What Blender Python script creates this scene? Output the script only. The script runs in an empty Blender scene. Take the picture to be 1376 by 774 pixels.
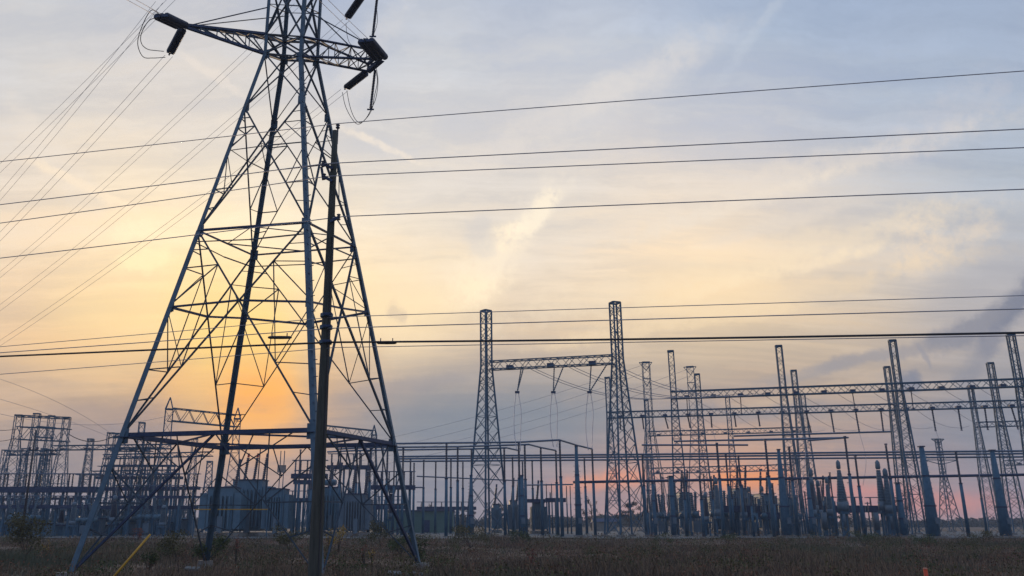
import bpy, math, random
import numpy as np
from mathutils import Vector, Matrix
R = math.radians
rnd = random.Random(7)
scene = bpy.context.scene
C = scene.collection
# ------------------------------------------------------------------ camera
F, TH, CX, CY, EYE = 1119.8, 0.275, 625.0, 387.0, 1.9
cam = bpy.data.cameras.new('camera')
camo = bpy.data.objects.new('camera', cam)
C.objects.link(camo)
camo.location = (0, 0, EYE)
camo.rotation_euler = (math.pi/2 + TH, 0, 0)
cam.sensor_width = 36
cam.lens = F/1376*36
cam.shift_x = (688 - CX)/1376
cam.clip_start = 0.1
cam.clip_end = 6000
scene.camera = camo
scene.view_settings.view_transform = 'Standard'
scene.view_settings.look = 'None'
scene.view_settings.gamma = 1
scene.view_settings.exposure = 0
scene.cycles.max_bounces = 4
scene.cycles.diffuse_bounces = 2
scene.cycles.glossy_bounces = 2
ct, st = math.cos(TH), math.sin(TH)

def ray(px, py):
    a = (px - CX)/F; b = (CY - py)/F
    return Vector((a, ct - b*st, st + b*ct))
def at(px, py, Y):                       # the point of the upright plane y = Y seen at a pixel of the survey photo
    d = ray(px, py); t = Y/d.y
    return Vector((d.x*t, Y, EYE + d.z*t))
def atz(px, py, z):                      # the point of the level plane at height z
    d = ray(px, py); t = (z - EYE)/d.z
    return Vector((d.x*t, d.y*t, z))
def proj(p):
    x, y, z = p; z -= EYE
    d = y*ct + z*st; u = z*ct - y*st
    return CX + F*x/d, CY - F*u/d

def lin(c):
    return tuple(((v/255)/12.92 if v/255 <= .04045 else ((v/255 + .055)/1.055)**2.4) for v in c)

# ------------------------------------------------------------------ world: dusk sky with thin cloud, low sun behind it
world = bpy.data.worlds.new('World'); scene.world = world
world.use_nodes = True
nt = world.node_tree; nt.nodes.clear()
def N(t, **k):
    n = nt.nodes.new(t)
    for a, b in k.items(): setattr(n, a, b)
    return n
def L(a, b): nt.links.new(a, b)
def mth(op, a, b=None, c=None, clamp=False):
    n = N('ShaderNodeMath', operation=op); n.use_clamp = clamp
    for i, v in enumerate((a, b, c)):
        if v is None: continue
        if isinstance(v, (int, float)): n.inputs[i].default_value = v
        else: L(v, n.inputs[i])
    return n.outputs[0]
def vm(op, a, b=None, s=None, out=0):
    n = N('ShaderNodeVectorMath', operation=op)
    for i, v in enumerate((a, b)):
        if v is None: continue
        if isinstance(v, (tuple, Vector)): n.inputs[i].default_value = tuple(v)
        else: L(v, n.inputs[i])
    if s is not None:
        if isinstance(s, (int, float)): n.inputs['Scale'].default_value = s
        else: L(s, n.inputs['Scale'])
    return n.outputs[out]
def noise(vec, scale, detail=4, rough=.55, col=False):
    n = N('ShaderNodeTexNoise'); L(vec, n.inputs['Vector'])
    n.inputs['Scale'].default_value = scale; n.inputs['Detail'].default_value = detail
    n.inputs['Roughness'].default_value = rough
    return n.outputs['Color' if col else 'Fac']
tc = N('ShaderNodeTexCoord')
d0 = vm('NORMALIZE', tc.outputs['Generated'])
nv = vm('SUBTRACT', noise(d0, 5, 5, .6, True), (.5, .5, .5))
dw = vm('NORMALIZE', vm('ADD', d0, vm('SCALE', nv, s=.065)))
SKY = [  # px, py, rgb : colour of the sky in that direction
 (40,20,(203,204,208)),(300,20,(204,204,207)),(600,20,(198,203,212)),(800,20,(188,198,214)),(1000,20,(162,179,204)),(1200,20,(153,170,198)),(1370,20,(146,165,196)),
 (40,140,(206,206,208)),(250,140,(214,210,209)),(560,140,(203,206,213)),(760,140,(208,208,212)),(960,140,(190,196,210)),(1180,140,(168,182,205)),(1370,140,(166,180,202)),
 (40,250,(224,214,205)),(180,250,(242,226,203)),(350,250,(236,226,212)),(560,250,(222,216,210)),(680,250,(214,209,206)),(860,250,(216,210,206)),(1050,250,(205,203,206)),(1200,250,(184,190,202)),(1360,250,(158,173,192)),
 (40,330,(232,214,190)),(180,330,(253,232,196)),(330,330,(255,236,200)),(520,330,(245,230,205)),(630,330,(216,210,205)),(750,330,(220,214,206)),(900,330,(246,228,204)),(1060,330,(232,217,198)),(1230,330,(200,196,194)),(1360,330,(182,186,196)),
 (40,400,(238,212,180)),(180,400,(255,226,178)),(330,400,(255,232,182)),(520,400,(250,228,190)),(650,400,(246,224,192)),(800,400,(246,222,190)),(950,400,(252,226,188)),(1120,400,(218,202,182)),(1350,400,(184,180,184)),
 (30,460,(228,196,160)),(180,460,(255,218,152)),(330,460,(255,226,160)),(430,460,(250,210,150)),(540,460,(236,208,170)),(660,460,(214,190,164)),(800,460,(216,194,164)),(950,460,(214,192,160)),(1130,460,(206,186,160)),(1340,460,(178,170,168)),
 (30,510,(208,178,148)),(110,510,(230,190,145)),(200,510,(242,196,135)),(330,510,(255,206,126)),(420,510,(226,186,142)),(520,510,(178,164,158)),(600,510,(150,148,156)),(700,510,(160,152,152)),(830,510,(178,166,156)),(1000,510,(176,164,152)),(1160,510,(178,164,150)),(1350,510,(150,150,158)),
 (60,550,(165,150,140)),(180,550,(150,138,136)),(250,550,(190,155,130)),(330,550,(248,186,115)),(400,550,(225,175,125)),(470,550,(155,148,152)),(560,550,(124,135,150)),(700,550,(124,136,150)),(850,550,(124,132,146)),(1000,550,(140,142,150)),(1160,550,(160,150,148)),(1350,550,(132,140,156)),
 (40,590,(150,136,140)),(150,590,(130,128,142)),(250,590,(170,145,138)),(330,590,(225,165,120)),(430,590,(150,140,145)),(560,590,(120,132,148)),(740,590,(128,135,150)),(870,590,(160,150,148)),(1000,590,(200,165,135)),(1150,590,(190,158,140)),(1350,590,(128,136,154)),
 (60,640,(135,132,146)),(250,640,(135,136,150)),(430,640,(128,133,150)),(600,640,(130,136,152)),(720,640,(150,145,155)),(860,640,(218,158,124)),(990,640,(245,166,106)),(1120,640,(175,148,142)),(1300,640,(136,140,156)),
 (60,690,(152,146,160)),(300,690,(150,146,160)),(560,690,(150,146,160)),(760,690,(200,155,155)),(870,690,(196,148,150)),(1000,690,(206,155,150)),(1200,690,(198,152,152)),(1370,690,(180,148,154)),
]
terms = [(ray(x, y).normalized(), lin(c), 430.) for x, y, c in SKY]
for az in range(0, 360, 20):             # the rest of the dome, turning from the after-glow to plain dusk blue
    a = R(az); away = .5 - .5*math.cos(a)
    if 45 < az < 315:
        for el, c0, c1 in ((2, (170,145,150), (120,125,150)), (20, (190,185,185), (125,145,182)), (42, (165,178,200), (128,152,195))):
            if el == 42 or True:
                c = [c0[i]*(1 - away) + c1[i]*away for i in range(3)]
                terms.append((Vector((math.sin(a)*math.cos(R(el)), math.cos(a)*math.cos(R(el)), math.sin(R(el)))), lin(c), 48.))
for az in (0, 45, 90, 135, 180, 225, 270, 315):
    a = R(az); terms.append((Vector((math.sin(a)*.42, math.cos(a)*.42, .8)).normalized(), lin((142,162,198)), 14.))
TD = np.array([t_[0][:] for t_ in terms]); TCc = np.array([t_[1] for t_ in terms]); TK = np.array([t_[2] for t_ in terms])
def skycol(az, el):                       # colour survey spread smoothly over the dome
    d = np.array([math.sin(R(az))*math.cos(R(el)), math.cos(R(az))*math.cos(R(el)), math.sin(R(el))])
    w = np.exp(TK*(TD @ d - 1)) + 1e-9; return (w[:, None]*TCc).sum(0)/w.sum()
sepw = N('ShaderNodeSeparateXYZ'); L(dw, sepw.inputs[0])
azf = mth('MULTIPLY_ADD', mth('ARCTAN2', sepw.outputs[0], sepw.outputs[1]), 1/(2*math.pi), .5)
elv = mth('MULTIPLY', mth('ARCSINE', sepw.outputs[2]), 180/math.pi)
AZS = [-180, -140, -100, -70, -52] + [-40 + 3.4*i for i in range(24)] + [60, 100, 140]
ELS = [.5, 3, 5, 7, 9, 11, 13.5, 16.5, 20, 25, 31, 38, 50, 75]
base = None
for jj, el in enumerate(ELS):
    rp = N('ShaderNodeValToRGB'); cr_ = rp.color_ramp; cr_.interpolation = 'B_SPLINE'
    while len(cr_.elements) < 31: cr_.elements.new(.5)
    AZ = AZS[:31]
    for e_, az in zip(cr_.elements, AZ): e_.position = (az + 180)/360
    for e_, az in zip(cr_.elements, AZ): e_.color = (*skycol(az, el), 1)
    L(azf, rp.inputs[0])
    if base is None: base = rp.outputs[0]
    else:
        mr = N('ShaderNodeMapRange'); L(elv, mr.inputs[0]); mr.inputs[1].default_value = ELS[jj-1]; mr.inputs[2].default_value = el
        mx_ = N('ShaderNodeMix', data_type='RGBA'); L(mr.outputs[0], mx_.inputs[0]); L(base, mx_.inputs[6]); L(rp.outputs[0], mx_.inputs[7]); base = mx_.outputs[2]
# streaky high cloud on a layer above the ground
sep = N('ShaderNodeSeparateXYZ'); L(d0, sep.inputs[0])
zc = mth('MAXIMUM', sep.outputs[2], .0)
inv = mth('DIVIDE', 1., mth('ADD', zc, .16))
lay = vm('SCALE', d0, s=inv)
mp = N('ShaderNodeMapping'); L(lay, mp.inputs[0])
mp.inputs['Rotation'].default_value = (0, 0, R(49)); mp.inputs['Scale'].default_value = (.42, 3.4, .0)
wisp = noise(vm('ADD', mp.outputs[0], vm('SCALE', nv, s=.5)), 1.7, 10, .64)
mp2 = N('ShaderNodeMapping'); L(lay, mp2.inputs[0])
mp2.inputs['Rotation'].default_value = (0, 0, R(-57)); mp2.inputs['Scale'].default_value = (.8, 4.2, .0)
wisp2 = noise(vm('ADD', mp2.outputs[0], vm('SCALE', nv, s=.7)), 1.6, 10, .64)
def mixc(fac, a, b):
    n = N('ShaderNodeMix', data_type='RGBA'); 
    if isinstance(fac, float): n.inputs['Factor'].default_value = fac
    else: L(fac, n.inputs['Factor'])
    for s, v in ((6, a), (7, b)):
        if isinstance(v, tuple): n.inputs[s].default_value = (*v[:3], 1)
        else: L(v, n.inputs[s])
    return n.outputs[2]
def ss(v, a, b):
    n = N('ShaderNodeMapRange', interpolation_type='SMOOTHSTEP'); L(v, n.inputs[0])
    n.inputs[1].default_value = a; n.inputs[2].default_value = b
    return n.outputs[0]
col = vm('SCALE', base, s=mth('MULTIPLY_ADD', ss(wisp, .36, .66), .17, .93))
warm = vm('MULTIPLY', base, (1.10, 1.06, 1.0))
col = mixc(mth('MULTIPLY', ss(wisp2, .46, .68), .8), col, warm)
cool = vm('MULTIPLY', base, (.90, .94, 1.03))
col = mixc(mth('MULTIPLY', ss(wisp, .52, .34), .55), col, cool)
# separate plumes: a bright one near the middle, a dark broken contrail on the right
def wq(k_, a_): return vm('ADD', d0, vm('SCALE', vm('SUBTRACT', noise(d0, k_, 6, .62, True), (.5, .5, .5)), s=a_))
WARPS = {8: wq(8, .03), 14: wq(14, .05), 20: wq(24, .022), 24: wq(24, .036)}
fine = noise(d0, 60, 7, .68); fine2 = mth('MULTIPLY_ADD', fine, 2., -1.)
def plume(p0, p1, width, power=1.0, nscale=14, warp=.05, crisp=0.):
    a = ray(*p0).normalized(); b = ray(*p1).normalized()
    axis = (b - a); ln = axis.length; axis.normalize()
    mid = (a + b)/2; up = mid.cross(axis).normalized()
    q = WARPS[min(WARPS, key=lambda k_: abs(k_ - nscale))] if nscale < 24 or warp > .025 else WARPS[20]
    u = mth('MULTIPLY_ADD', vm('DOT_PRODUCT', q, axis, out=1), 2/ln, -2/ln*mid.dot(axis))
    v = mth('MULTIPLY', vm('DOT_PRODUCT', q, up, out=1), 1/width)
    u2 = mth('MULTIPLY', u, u)
    e = mth('MULTIPLY_ADD', u2, u2, mth('MULTIPLY', v, v))
    g = mth('POWER', math.exp(-1), e)
    if crisp: g = ss(mth('MULTIPLY', g, mth('MULTIPLY_ADD', fine2, crisp, 1.)), .12, .98)
    return mth('MULTIPLY', g, power)
nz = ss(noise(d0, 30, 8, .68), .22, .60)
P = [  # from, to, width, strength, colour, bright?, noise scale, warp, crispness
    ((600,412),(705,308),.030,.9,(255,240,214),1,24,.035,1.2), ((685,325),(750,252),.014,1.,(252,240,218),1,24,.025,1.3), ((480,440),(660,375),.045,.6,(253,234,200),1,14,.05,0),
    ((690,300),(770,232),.022,.45,(232,224,214),1,24,.04,1.5), ((655,350),(640,285),.02,.5,(204,202,204),0,24,.03,1.),
    ((760,180),(930,60),.025,.3,(216,216,218),1,14,.05,0), ((1150,365),(1350,300),.013,.6,(224,210,194),1,20,.025,1.2), ((1236,380),(1232,285),.022,.55,(228,212,194),1,20,.03,1.2),
    ((1180,215),(1376,100),.03,.3,(198,198,208),1,14,.05,1.), ((960,120),(1080,-40),.008,.3,(190,200,216),1,20,.02,1.2), ((30,212),(200,290),.007,.75,(252,232,204),1,20,.02,1.2),
    ((455,172),(575,222),.005,.6,(242,230,216),1,20,.02,1.), ((240,72),(340,135),.006,.5,(228,220,214),1,20,.02,1.), ((150,352),(240,340),.012,.7,(255,243,198),1,24,.03,1.2),
    ((150,318),(215,300),.012,.6,(255,244,206),1,24,.03,1.2), ((700,470),(1100,405),.010,.5,(238,216,182),1,20,.03,1.2), ((960,562),(1200,498),.008,.45,(206,184,160),1,20,.02,1.2),
    ((800,430),(1120,330),.012,.4,(242,224,194),1,20,.03,1.), ((940,330),(1150,270),.010,.4,(226,216,206),1,20,.03,1.),
    ((420,330),(1000,30),.022,.32,(226,220,216),1,14,.05,.9), ((560,380),(1376,150),.018,.40,(228,218,208),1,14,.05,1.), ((640,440),(1376,262),.020,.45,(238,222,198),1,14,.05,1.), ((760,455),(1376,330),.014,.45,(232,212,184),1,14,.05,1.1),
    ((330,300),(560,-20),.020,.3,(222,218,216),1,14,.05,.9), ((150,300),(0,120),.02,.35,(232,222,212),1,14,.05,.9), ((820,330),(1150,225),.010,.5,(232,222,210),1,20,.03,1.2), ((900,400),(1200,330),.008,.5,(246,228,200),1,20,.03,1.2),
    ((60,440),(330,400),.05,.5,(255,226,168),2,8,.03,0), ((360,400),(620,430),.045,.5,(252,228,184),2,8,.03,0), ((0,470),(200,480),.025,.5,(244,204,152),2,8,.03,0), ((860,400),(1060,390),.035,.4,(252,226,184),2,8,.03,0),
    ((470,572),(880,560),.036,.75,(120,133,150),0,14,.05,0), ((40,585),(250,578),.02,.6,(132,128,142),0,14,.05,0), ((1200,590),(1400,560),.03,.5,(125,134,152),0,14,.05,0), ((860,562),(1150,548),.011,.55,(128,135,150),0,14,.05,0),
    ((240,460),(400,460),.075,.7,(255,218,128),2,8,.03,0), ((285,540),(400,535),.045,1.,(255,182,92),2,8,.03,0), ((215,500),(300,540),.03,.45,(246,190,122),2,8,.03,0),
    ((950,648),(1065,640),.016,1.,(255,160,84),2,30,.02,.6), ((735,657),(880,640),.013,.8,(244,160,118),2,30,.02,.6), ((1040,668),(1376,678),.017,.9,(232,150,134),2,30,.02,.6),
    ((1410,360),(1330,446),.015,.95,(120,126,146),2,24,.016,.8), ((1356,420),(1230,470),.011,.95,(136,138,152),2,14,.014,.4), ((1250,463),(1080,506),.010,.8,(150,148,156),2,14,.014,.4),
    ((1150,487),(1000,520),.008,.45,(158,154,158),2,24,.02,.9), ((1352,430),(1320,482),.010,.8,(128,132,150),2,24,.012,.8), ((1330,466),(1285,520),.011,.65,(138,140,154),2,24,.012,.8),
    ((1205,518),(1240,510),.012,.85,(124,130,150),2,24,.012,.8), ((1236,462),(1250,498),.0028,.7,(146,146,158),2,24,.008,.8), ((1345,520),(1240,560),.008,.4,(134,136,152),2,24,.02,.9),
    ((550,428),(520,412),.010,.5,(200,184,168),2,24,.02,1.), ((1400,330),(1240,430),.024,.4,(160,162,174),2,14,.05,0), ((60,545),(260,560),.012,.4,(138,130,138),2,24,.02,0),
    ((430,540),(640,500),.012,.4,(140,140,152),2,24,.02,.6),
]
for p0, p1, w, pw, c, br, ns, wp, cr in P:
    g = plume(p0, p1, w, pw, ns, wp, cr)
    if br == 1: g = mth('MULTIPLY', g, mth('MULTIPLY_ADD', nz, .6, .4))
    col = mixc(g, col, lin(c))
# low banded cloud near the horizon
bandv = N('ShaderNodeCombineXYZ')
L(mth('MULTIPLY', sep.outputs[0], 2.2), bandv.inputs[0]); L(mth('MULTIPLY', sep.outputs[2], 34), bandv.inputs[1])
band = ss(noise(vm('ADD', bandv.outputs[0], vm('SCALE', nv, s=1.6)), 1.1, 5, .6), .42, .66)
lowm = ss(sep.outputs[2], .22, .07)
col = mixc(mth('MULTIPLY', mth('MULTIPLY', band, lowm), .30), col, lin((112,124,146)))
col = vm('MULTIPLY', col, (1.035, 1.0, .94))
gr = mth('LESS_THAN', sep.outputs[2], -.004)
col = mixc(gr, col, (.05, .05, .055))
bgA = N('ShaderNodeBackground'); L(col, bgA.inputs[0]); bgA.inputs[1].default_value = 1.12
sky = N('ShaderNodeTexSky', sky_type='NISHITA'); sky.sun_disc = False
SUN_AZ, SUN_EL = -13.5, 6.0
sky.sun_elevation = R(SUN_EL); sky.sun_rotation = R(SUN_AZ); sky.air_density = 1.2; sky.dust_density = 1.5
bgB = N('ShaderNodeBackground'); L(sky.outputs[0], bgB.inputs[0]); bgB.inputs[1].default_value = .0008
addb = N('ShaderNodeAddShader'); L(bgA.outputs[0], addb.inputs[0]); L(bgB.outputs[0], addb.inputs[1])
wo = N('ShaderNodeOutputWorld'); L(addb.outputs[0], wo.inputs[0])
world.cycles.sampling_method = 'MANUAL'; world.cycles.sample_map_resolution = 512
# sun lamp, veiled by the cloud: broad and weak
sl = bpy.data.lights.new('sun', 'SUN'); sl.energy = 1.0; sl.angle = R(12); sl.color = (1, .72, .45)
so = bpy.data.objects.new('sun', sl); C.objects.link(so)
sd = Vector((math.sin(R(SUN_AZ))*math.cos(R(SUN_EL)), math.cos(R(SUN_AZ))*math.cos(R(SUN_EL)), math.sin(R(SUN_EL))))
so.rotation_euler = sd.to_track_quat('Z', 'Y').to_euler(); so.location = (0, 0, 50)

# ------------------------------------------------------------------ materials
def material(name, c0, c1, scale=3., rough=.6, metal=0., bump=0., detail=6, stretch=(1, 1, 1), island=False, spots=None):
    m = bpy.data.materials.new(name); m.use_nodes = True
    t = m.node_tree; b = t.nodes['Principled BSDF']
    tcn = t.nodes.new('ShaderNodeTexCoord'); mpn = t.nodes.new('ShaderNodeMapping'); mpn.inputs['Scale'].default_value = stretch
    t.links.new(tcn.outputs['Object'], mpn.inputs[0])
    n = t.nodes.new('ShaderNodeTexNoise'); n.inputs['Scale'].default_value = scale; n.inputs['Detail'].default_value = detail
    n.inputs['Roughness'].default_value = .65
    t.links.new(mpn.outputs[0], n.inputs['Vector'])
    r = t.nodes.new('ShaderNodeValToRGB')
    r.color_ramp.elements[0].position = .32; r.color_ramp.elements[0].color = (*c0, 1)
    r.color_ramp.elements[1].position = .68; r.color_ramp.elements[1].color = (*c1, 1)
    out = r.outputs[0]
    if island:
        g = t.nodes.new('ShaderNodeNewGeometry')
        a = t.nodes.new('ShaderNodeMath'); a.operation = 'MULTIPLY_ADD'; a.inputs[1].default_value = .5
        t.links.new(g.outputs['Random Per Island'], a.inputs[0])
        a2 = t.nodes.new('ShaderNodeMath'); a2.operation = 'MULTIPLY_ADD'; a2.inputs[1].default_value = 1.; a2.inputs[2].default_value = -.25
        t.links.new(n.outputs['Fac'], a2.inputs[0]); t.links.new(a2.outputs[0], a.inputs[2])
        t.links.new(a.outputs[0], r.inputs[0])
    else:
        t.links.new(n.outputs['Fac'], r.inputs[0])
    if spots:
        sc2, thr, colr = spots
        n2 = t.nodes.new('ShaderNodeTexNoise'); n2.inputs['Scale'].default_value = sc2; n2.inputs['Detail'].default_value = 5
        t.links.new(tcn.outputs['Object'], n2.inputs['Vector'])
        mr = t.nodes.new('ShaderNodeMapRange'); mr.inputs[1].default_value = thr; mr.inputs[2].default_value = thr + .12
        t.links.new(n2.outputs['Fac'], mr.inputs[0])
        mx = t.nodes.new('ShaderNodeMix'); mx.data_type = 'RGBA'
        t.links.new(mr.outputs[0], mx.inputs[0]); t.links.new(out, mx.inputs[6]); mx.inputs[7].default_value = (*colr, 1)
        out = mx.outputs[2]
    t.links.new(out, b.inputs['Base Color'])
    b.inputs['Roughness'].default_value = rough; b.inputs['Metallic'].default_value = metal
    if bump:
        bn = t.nodes.new('ShaderNodeBump'); bn.inputs['Strength'].default_value = bump; bn.inputs['Distance'].default_value = .05
        t.links.new(n.outputs['Fac'], bn.inputs['Height']); t.links.new(bn.outputs[0], b.inputs['Normal'])
    return m
M = dict(
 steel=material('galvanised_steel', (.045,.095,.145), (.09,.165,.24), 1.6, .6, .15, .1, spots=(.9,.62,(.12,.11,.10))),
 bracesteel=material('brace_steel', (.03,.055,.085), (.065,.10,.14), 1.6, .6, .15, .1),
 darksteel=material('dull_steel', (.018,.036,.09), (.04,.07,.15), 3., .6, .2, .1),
 yardsteel=material('yard_steel', (.022,.082,.145), (.055,.145,.235), 1.2, .65, .1, spots=(.35,.6,(.04,.07,.11))),
 greysteel=material('pale_yard_steel', (.10,.155,.21), (.17,.23,.29), 1.2, .6, .1),
 tankblue=material('tank_paint', (.06,.14,.21), (.10,.20,.29), .8, .5, 0., .1, spots=(.7,.62,(.05,.08,.11))),
 tankgrey=material('grey_tank_paint', (.075,.125,.175), (.12,.18,.24), .8, .5, 0., .1),
 porcelain=material('brown_porcelain', (.03,.04,.07), (.065,.08,.12), 4., .35),
 greypor=material('grey_porcelain', (.07,.12,.17), (.13,.19,.25), 4., .45),
 red=material('red_cap', (.45,.04,.02), (.6,.07,.03), 3., .5),
 wire=material('aluminium_wire', (.30,.30,.35), (.44,.44,.48), 2., .5, .4),
 darkwire=material('dark_cable', (.02,.022,.03), (.04,.04,.05), 2., .6),
 tube=material('bus_tube_metal', (.07,.11,.18), (.13,.18,.26), 1., .45, .3),
 wood=material('creosoted_wood', (.036,.042,.038), (.08,.086,.076), 3., .85, 0., .5, stretch=(6, 6, .5)),
 concrete=material('concrete', (.16,.16,.16), (.28,.28,.27), 2., .9, 0., .3),
 ground=material('meadow_soil', (.07,.048,.035), (.16,.105,.075), .22, .95, 0., .6, 8, spots=(.06,.52,(.09,.095,.065))),
 gravel=material('gravel', (.07,.09,.105), (.17,.185,.19), .5, .95, 0., .6, 10, stretch=(.35, 1, 1), spots=(.05,.56,(.07,.07,.055))),
 grass=material('dry_grass', (.08,.062,.045), (.26,.19,.13), .12, .9, island=True, spots=(.05,.52,(.095,.11,.07))),
 rust=material('rusty_leaves', (.10,.05,.03), (.24,.12,.07), 1., .9, island=True),
 reed=material('seed_heads', (.14,.09,.06), (.26,.18,.12), .3, .9, island=True),
 leafgreen=material('green_leaves', (.028,.05,.015), (.085,.11,.03), 1.2, .8, island=True),
 leafolive=material('olive_leaves', (.05,.05,.016), (.11,.10,.03), 1.2, .8, island=True),
 leafyellow=material('yellow_leaves', (.25,.16,.03), (.42,.27,.04), 1.2, .8, island=True),
 leafred=material('red_leaves', (.13,.04,.03), (.26,.08,.045), 1.2, .8, island=True),
 leaffar=material('far_woodland', (.014,.024,.026), (.045,.058,.05), .12, .9, island=True),
 bark=material('bark', (.03,.025,.02), (.07,.06,.05), 4., .9, 0., .4),
 yellow=material('yellow_plastic', (.36,.19,.01), (.58,.33,.02), 9., .55),
 orange=material('orange_plastic', (.45,.04,.01), (.72,.08,.02), 12., .6),
 white=material('pale_plastic', (.55,.2,.12), (.65,.3,.2), 2., .5),
 teal=material('green_cladding', (.075,.15,.14), (.11,.20,.185), .4, .6),
 signgrey=material('sign_face', (.22,.20,.19), (.33,.30,.28), 2., .6),
)

# ------------------------------------------------------------------ mesh helpers
class MB:
    def __init__(s): s.v = []; s.f = []
    def add(s, vs, fs):
        o = len(s.v); s.v += [tuple(x) for x in vs]; s.f += [tuple(i + o for i in f) for f in fs]; return s
    def frame(s, p, q, ref=None):
        d = (q - p).normalized()
        r = Vector(ref) if ref is not None else Vector((0, 0, 1))
        if abs(d.dot(r.normalized())) > .98: r = Vector((1, 0, 0)) if abs(d.x) < .9 else Vector((0, 1, 0))
        a = d.cross(r).normalized(); b = a.cross(d).normalized()
        return a, b
    def bar(s, p, q, w, h=None, ref=None):
        p, q = Vector(p), Vector(q)
        if (q - p).length < 1e-4: return s
        h = h or w; a, b = s.frame(p, q, ref); vs = []
        for c in (p, q):
            for i, j in ((-1,-1),(1,-1),(1,1),(-1,1)): vs.append(c + a*(i*w/2) + b*(j*h/2))
        return s.add(vs, [(0,1,2,3),(7,6,5,4),(0,4,5,1),(1,5,6,2),(2,6,7,3),(3,7,4,0)])
    def angle(s, p, q, w, t=None, ref=None):       # an L section
        p, q = Vector(p), Vector(q); t = t or w*.14
        a, b = s.frame(p, q, ref)
        o = [(-.3,-.3),(.7,-.3),(.7,-.3+t/w),(-.3+t/w,-.3+t/w),(-.3+t/w,.7),(-.3,.7)]
        vs = [c + a*(x*w) + b*(y*w) for c in (p, q) for x, y in o]
        fs = [(i, (i+1) % 6, (i+1) % 6+6, i+6) for i in range(6)] + [(0,3,2,1),(0,5,4,3),(6,7,8,9),(6,9,10,11)]
        return s.add(vs, fs)
    def box(s, c, sz, rz=0):
        c = Vector(c); ca, sa = math.cos(rz), math.sin(rz); vs = []
        for k in (-.5, .5):
            for i, j in ((-.5,-.5),(.5,-.5),(.5,.5),(-.5,.5)):
                x, y = i*sz[0], j*sz[1]; vs.append(c + Vector((x*ca - y*sa, x*sa + y*ca, k*sz[2])))
        return s.add(vs, [(3,2,1,0),(4,5,6,7),(0,1,5,4),(1,2,6,5),(2,3,7,6),(3,0,4,7)])
    def tube(s, pts, r, n=6):
        pts = [Vector(p) for p in pts]; rs = r if isinstance(r, (list, tuple)) else [r]*len(pts)
        vs = []; fs = []
        for i, p in enumerate(pts):
            dd = pts[min(i+1, len(pts)-1)] - pts[max(i-1, 0)]
            a, b = s.frame(p, p + dd)
            for k in range(n):
                t = 2*math.pi*k/n; vs.append(p + a*(math.cos(t)*rs[i]) + b*(math.sin(t)*rs[i]))
        for i in range(len(pts)-1):
            for k in range(n):
                fs.append((i*n+k, i*n+(k+1) % n, (i+1)*n+(k+1) % n, (i+1)*n+k))
        fs.append(tuple(reversed(range(n)))); fs.append(tuple((len(pts)-1)*n+k for k in range(n)))
        return s.add(vs, fs)
    def ribbed(s, p, q, r, ribs, core=.5, n=8):     # a string of discs / a ribbed insulator
        p, q = Vector(p), Vector(q); pts = []; rs = []
        for i in range(ribs):
            for f, rr in ((.05, core), (.35, 1.), (.62, .92), (.8, core)):
                pts.append(p.lerp(q, (i + f)/ribs)); rs.append(r*rr)
        return s.tube(pts, rs, n)
    def mesh(s, name, mat, smooth=False):
        me = bpy.data.meshes.new(name); me.from_pydata(s.v, [], s.f); me.materials.append(mat)
        if smooth:
            me.polygons.foreach_set('use_smooth', [True]*len(me.polygons))
        me.update(); return me
    def obj(s, name, mat, parent=None, smooth=False, kind=None):
        return link(name, s.mesh(name, mat, smooth), parent, kind)
def link(name, me, parent=None, kind=None, loc=None):
    o = bpy.data.objects.new(name, me); C.objects.link(o)
    if parent is not None: o.parent = parent
    if kind: o['kind'] = kind
    if loc is not None: o.location = loc
    return o
def tag(o, label, cat, group=None):
    o['label'] = label; o['category'] = cat
    if group: o['group'] = group
    return o
def thing(name, label, cat, loc=(0,0,0), rz=0, group=None):
    o = bpy.data.objects.new(name, None); C.objects.link(o); o.location = loc; o.rotation_euler = (0, 0, rz)
    o.empty_display_size = .5
    return tag(o, label, cat, group)
def copy_tree(o, parent=None):
    c = o.copy(); C.objects.link(c)
    if parent is not None: c.parent = parent
    for ch in list(o.children): copy_tree(ch, c)
    return c
ORD = ['first','second','third','fourth','fifth','sixth','seventh','eighth','ninth','tenth','eleventh','twelfth','thirteenth','fourteenth','fifteenth','sixteenth','seventeenth','eighteenth','nineteenth','twentieth']
def V(*a): return Vector(a)

# ------------------------------------------------------------------ ground
LOW = -.5
def gz(X, Y):                              # height of the meadow; it rises onto the yard's pad
    r_ = np.clip((np.asarray(Y, float) - 96)/9, 0, 1); r_ = r_*r_*(3 - 2*r_)
    w_ = .10*np.sin(X*.31 + Y*.17)*np.sin(Y*.23 - X*.11)*(1 - r_)
    return LOW*(1 - r_) + w_ - .03*r_
me = bpy.data.meshes.new('ground')
NX, NY = 90, 120
xs = np.linspace(-1, 1, NX); ys = np.linspace(0, 1, NY)
vv = []
for j in ys:
    Y = -60 + 260*j if j < .8 else 148 + (j-.8)/.2*((j-.8)/.2)*4600
    for i in xs:
        X = i*(140 if j < .8 else 140 + (j-.8)/.2*3600)
        vv.append((X, Y, float(gz(X, Y))))
ff = [(j*NX+i, j*NX+i+1, (j+1)*NX+i+1, (j+1)*NX+i) for j in range(NY-1) for i in range(NX-1)]
me.from_pydata(vv, [], ff); me.materials.append(M['ground'])
g = link('ground', me); g['kind'] = 'structure'
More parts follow.
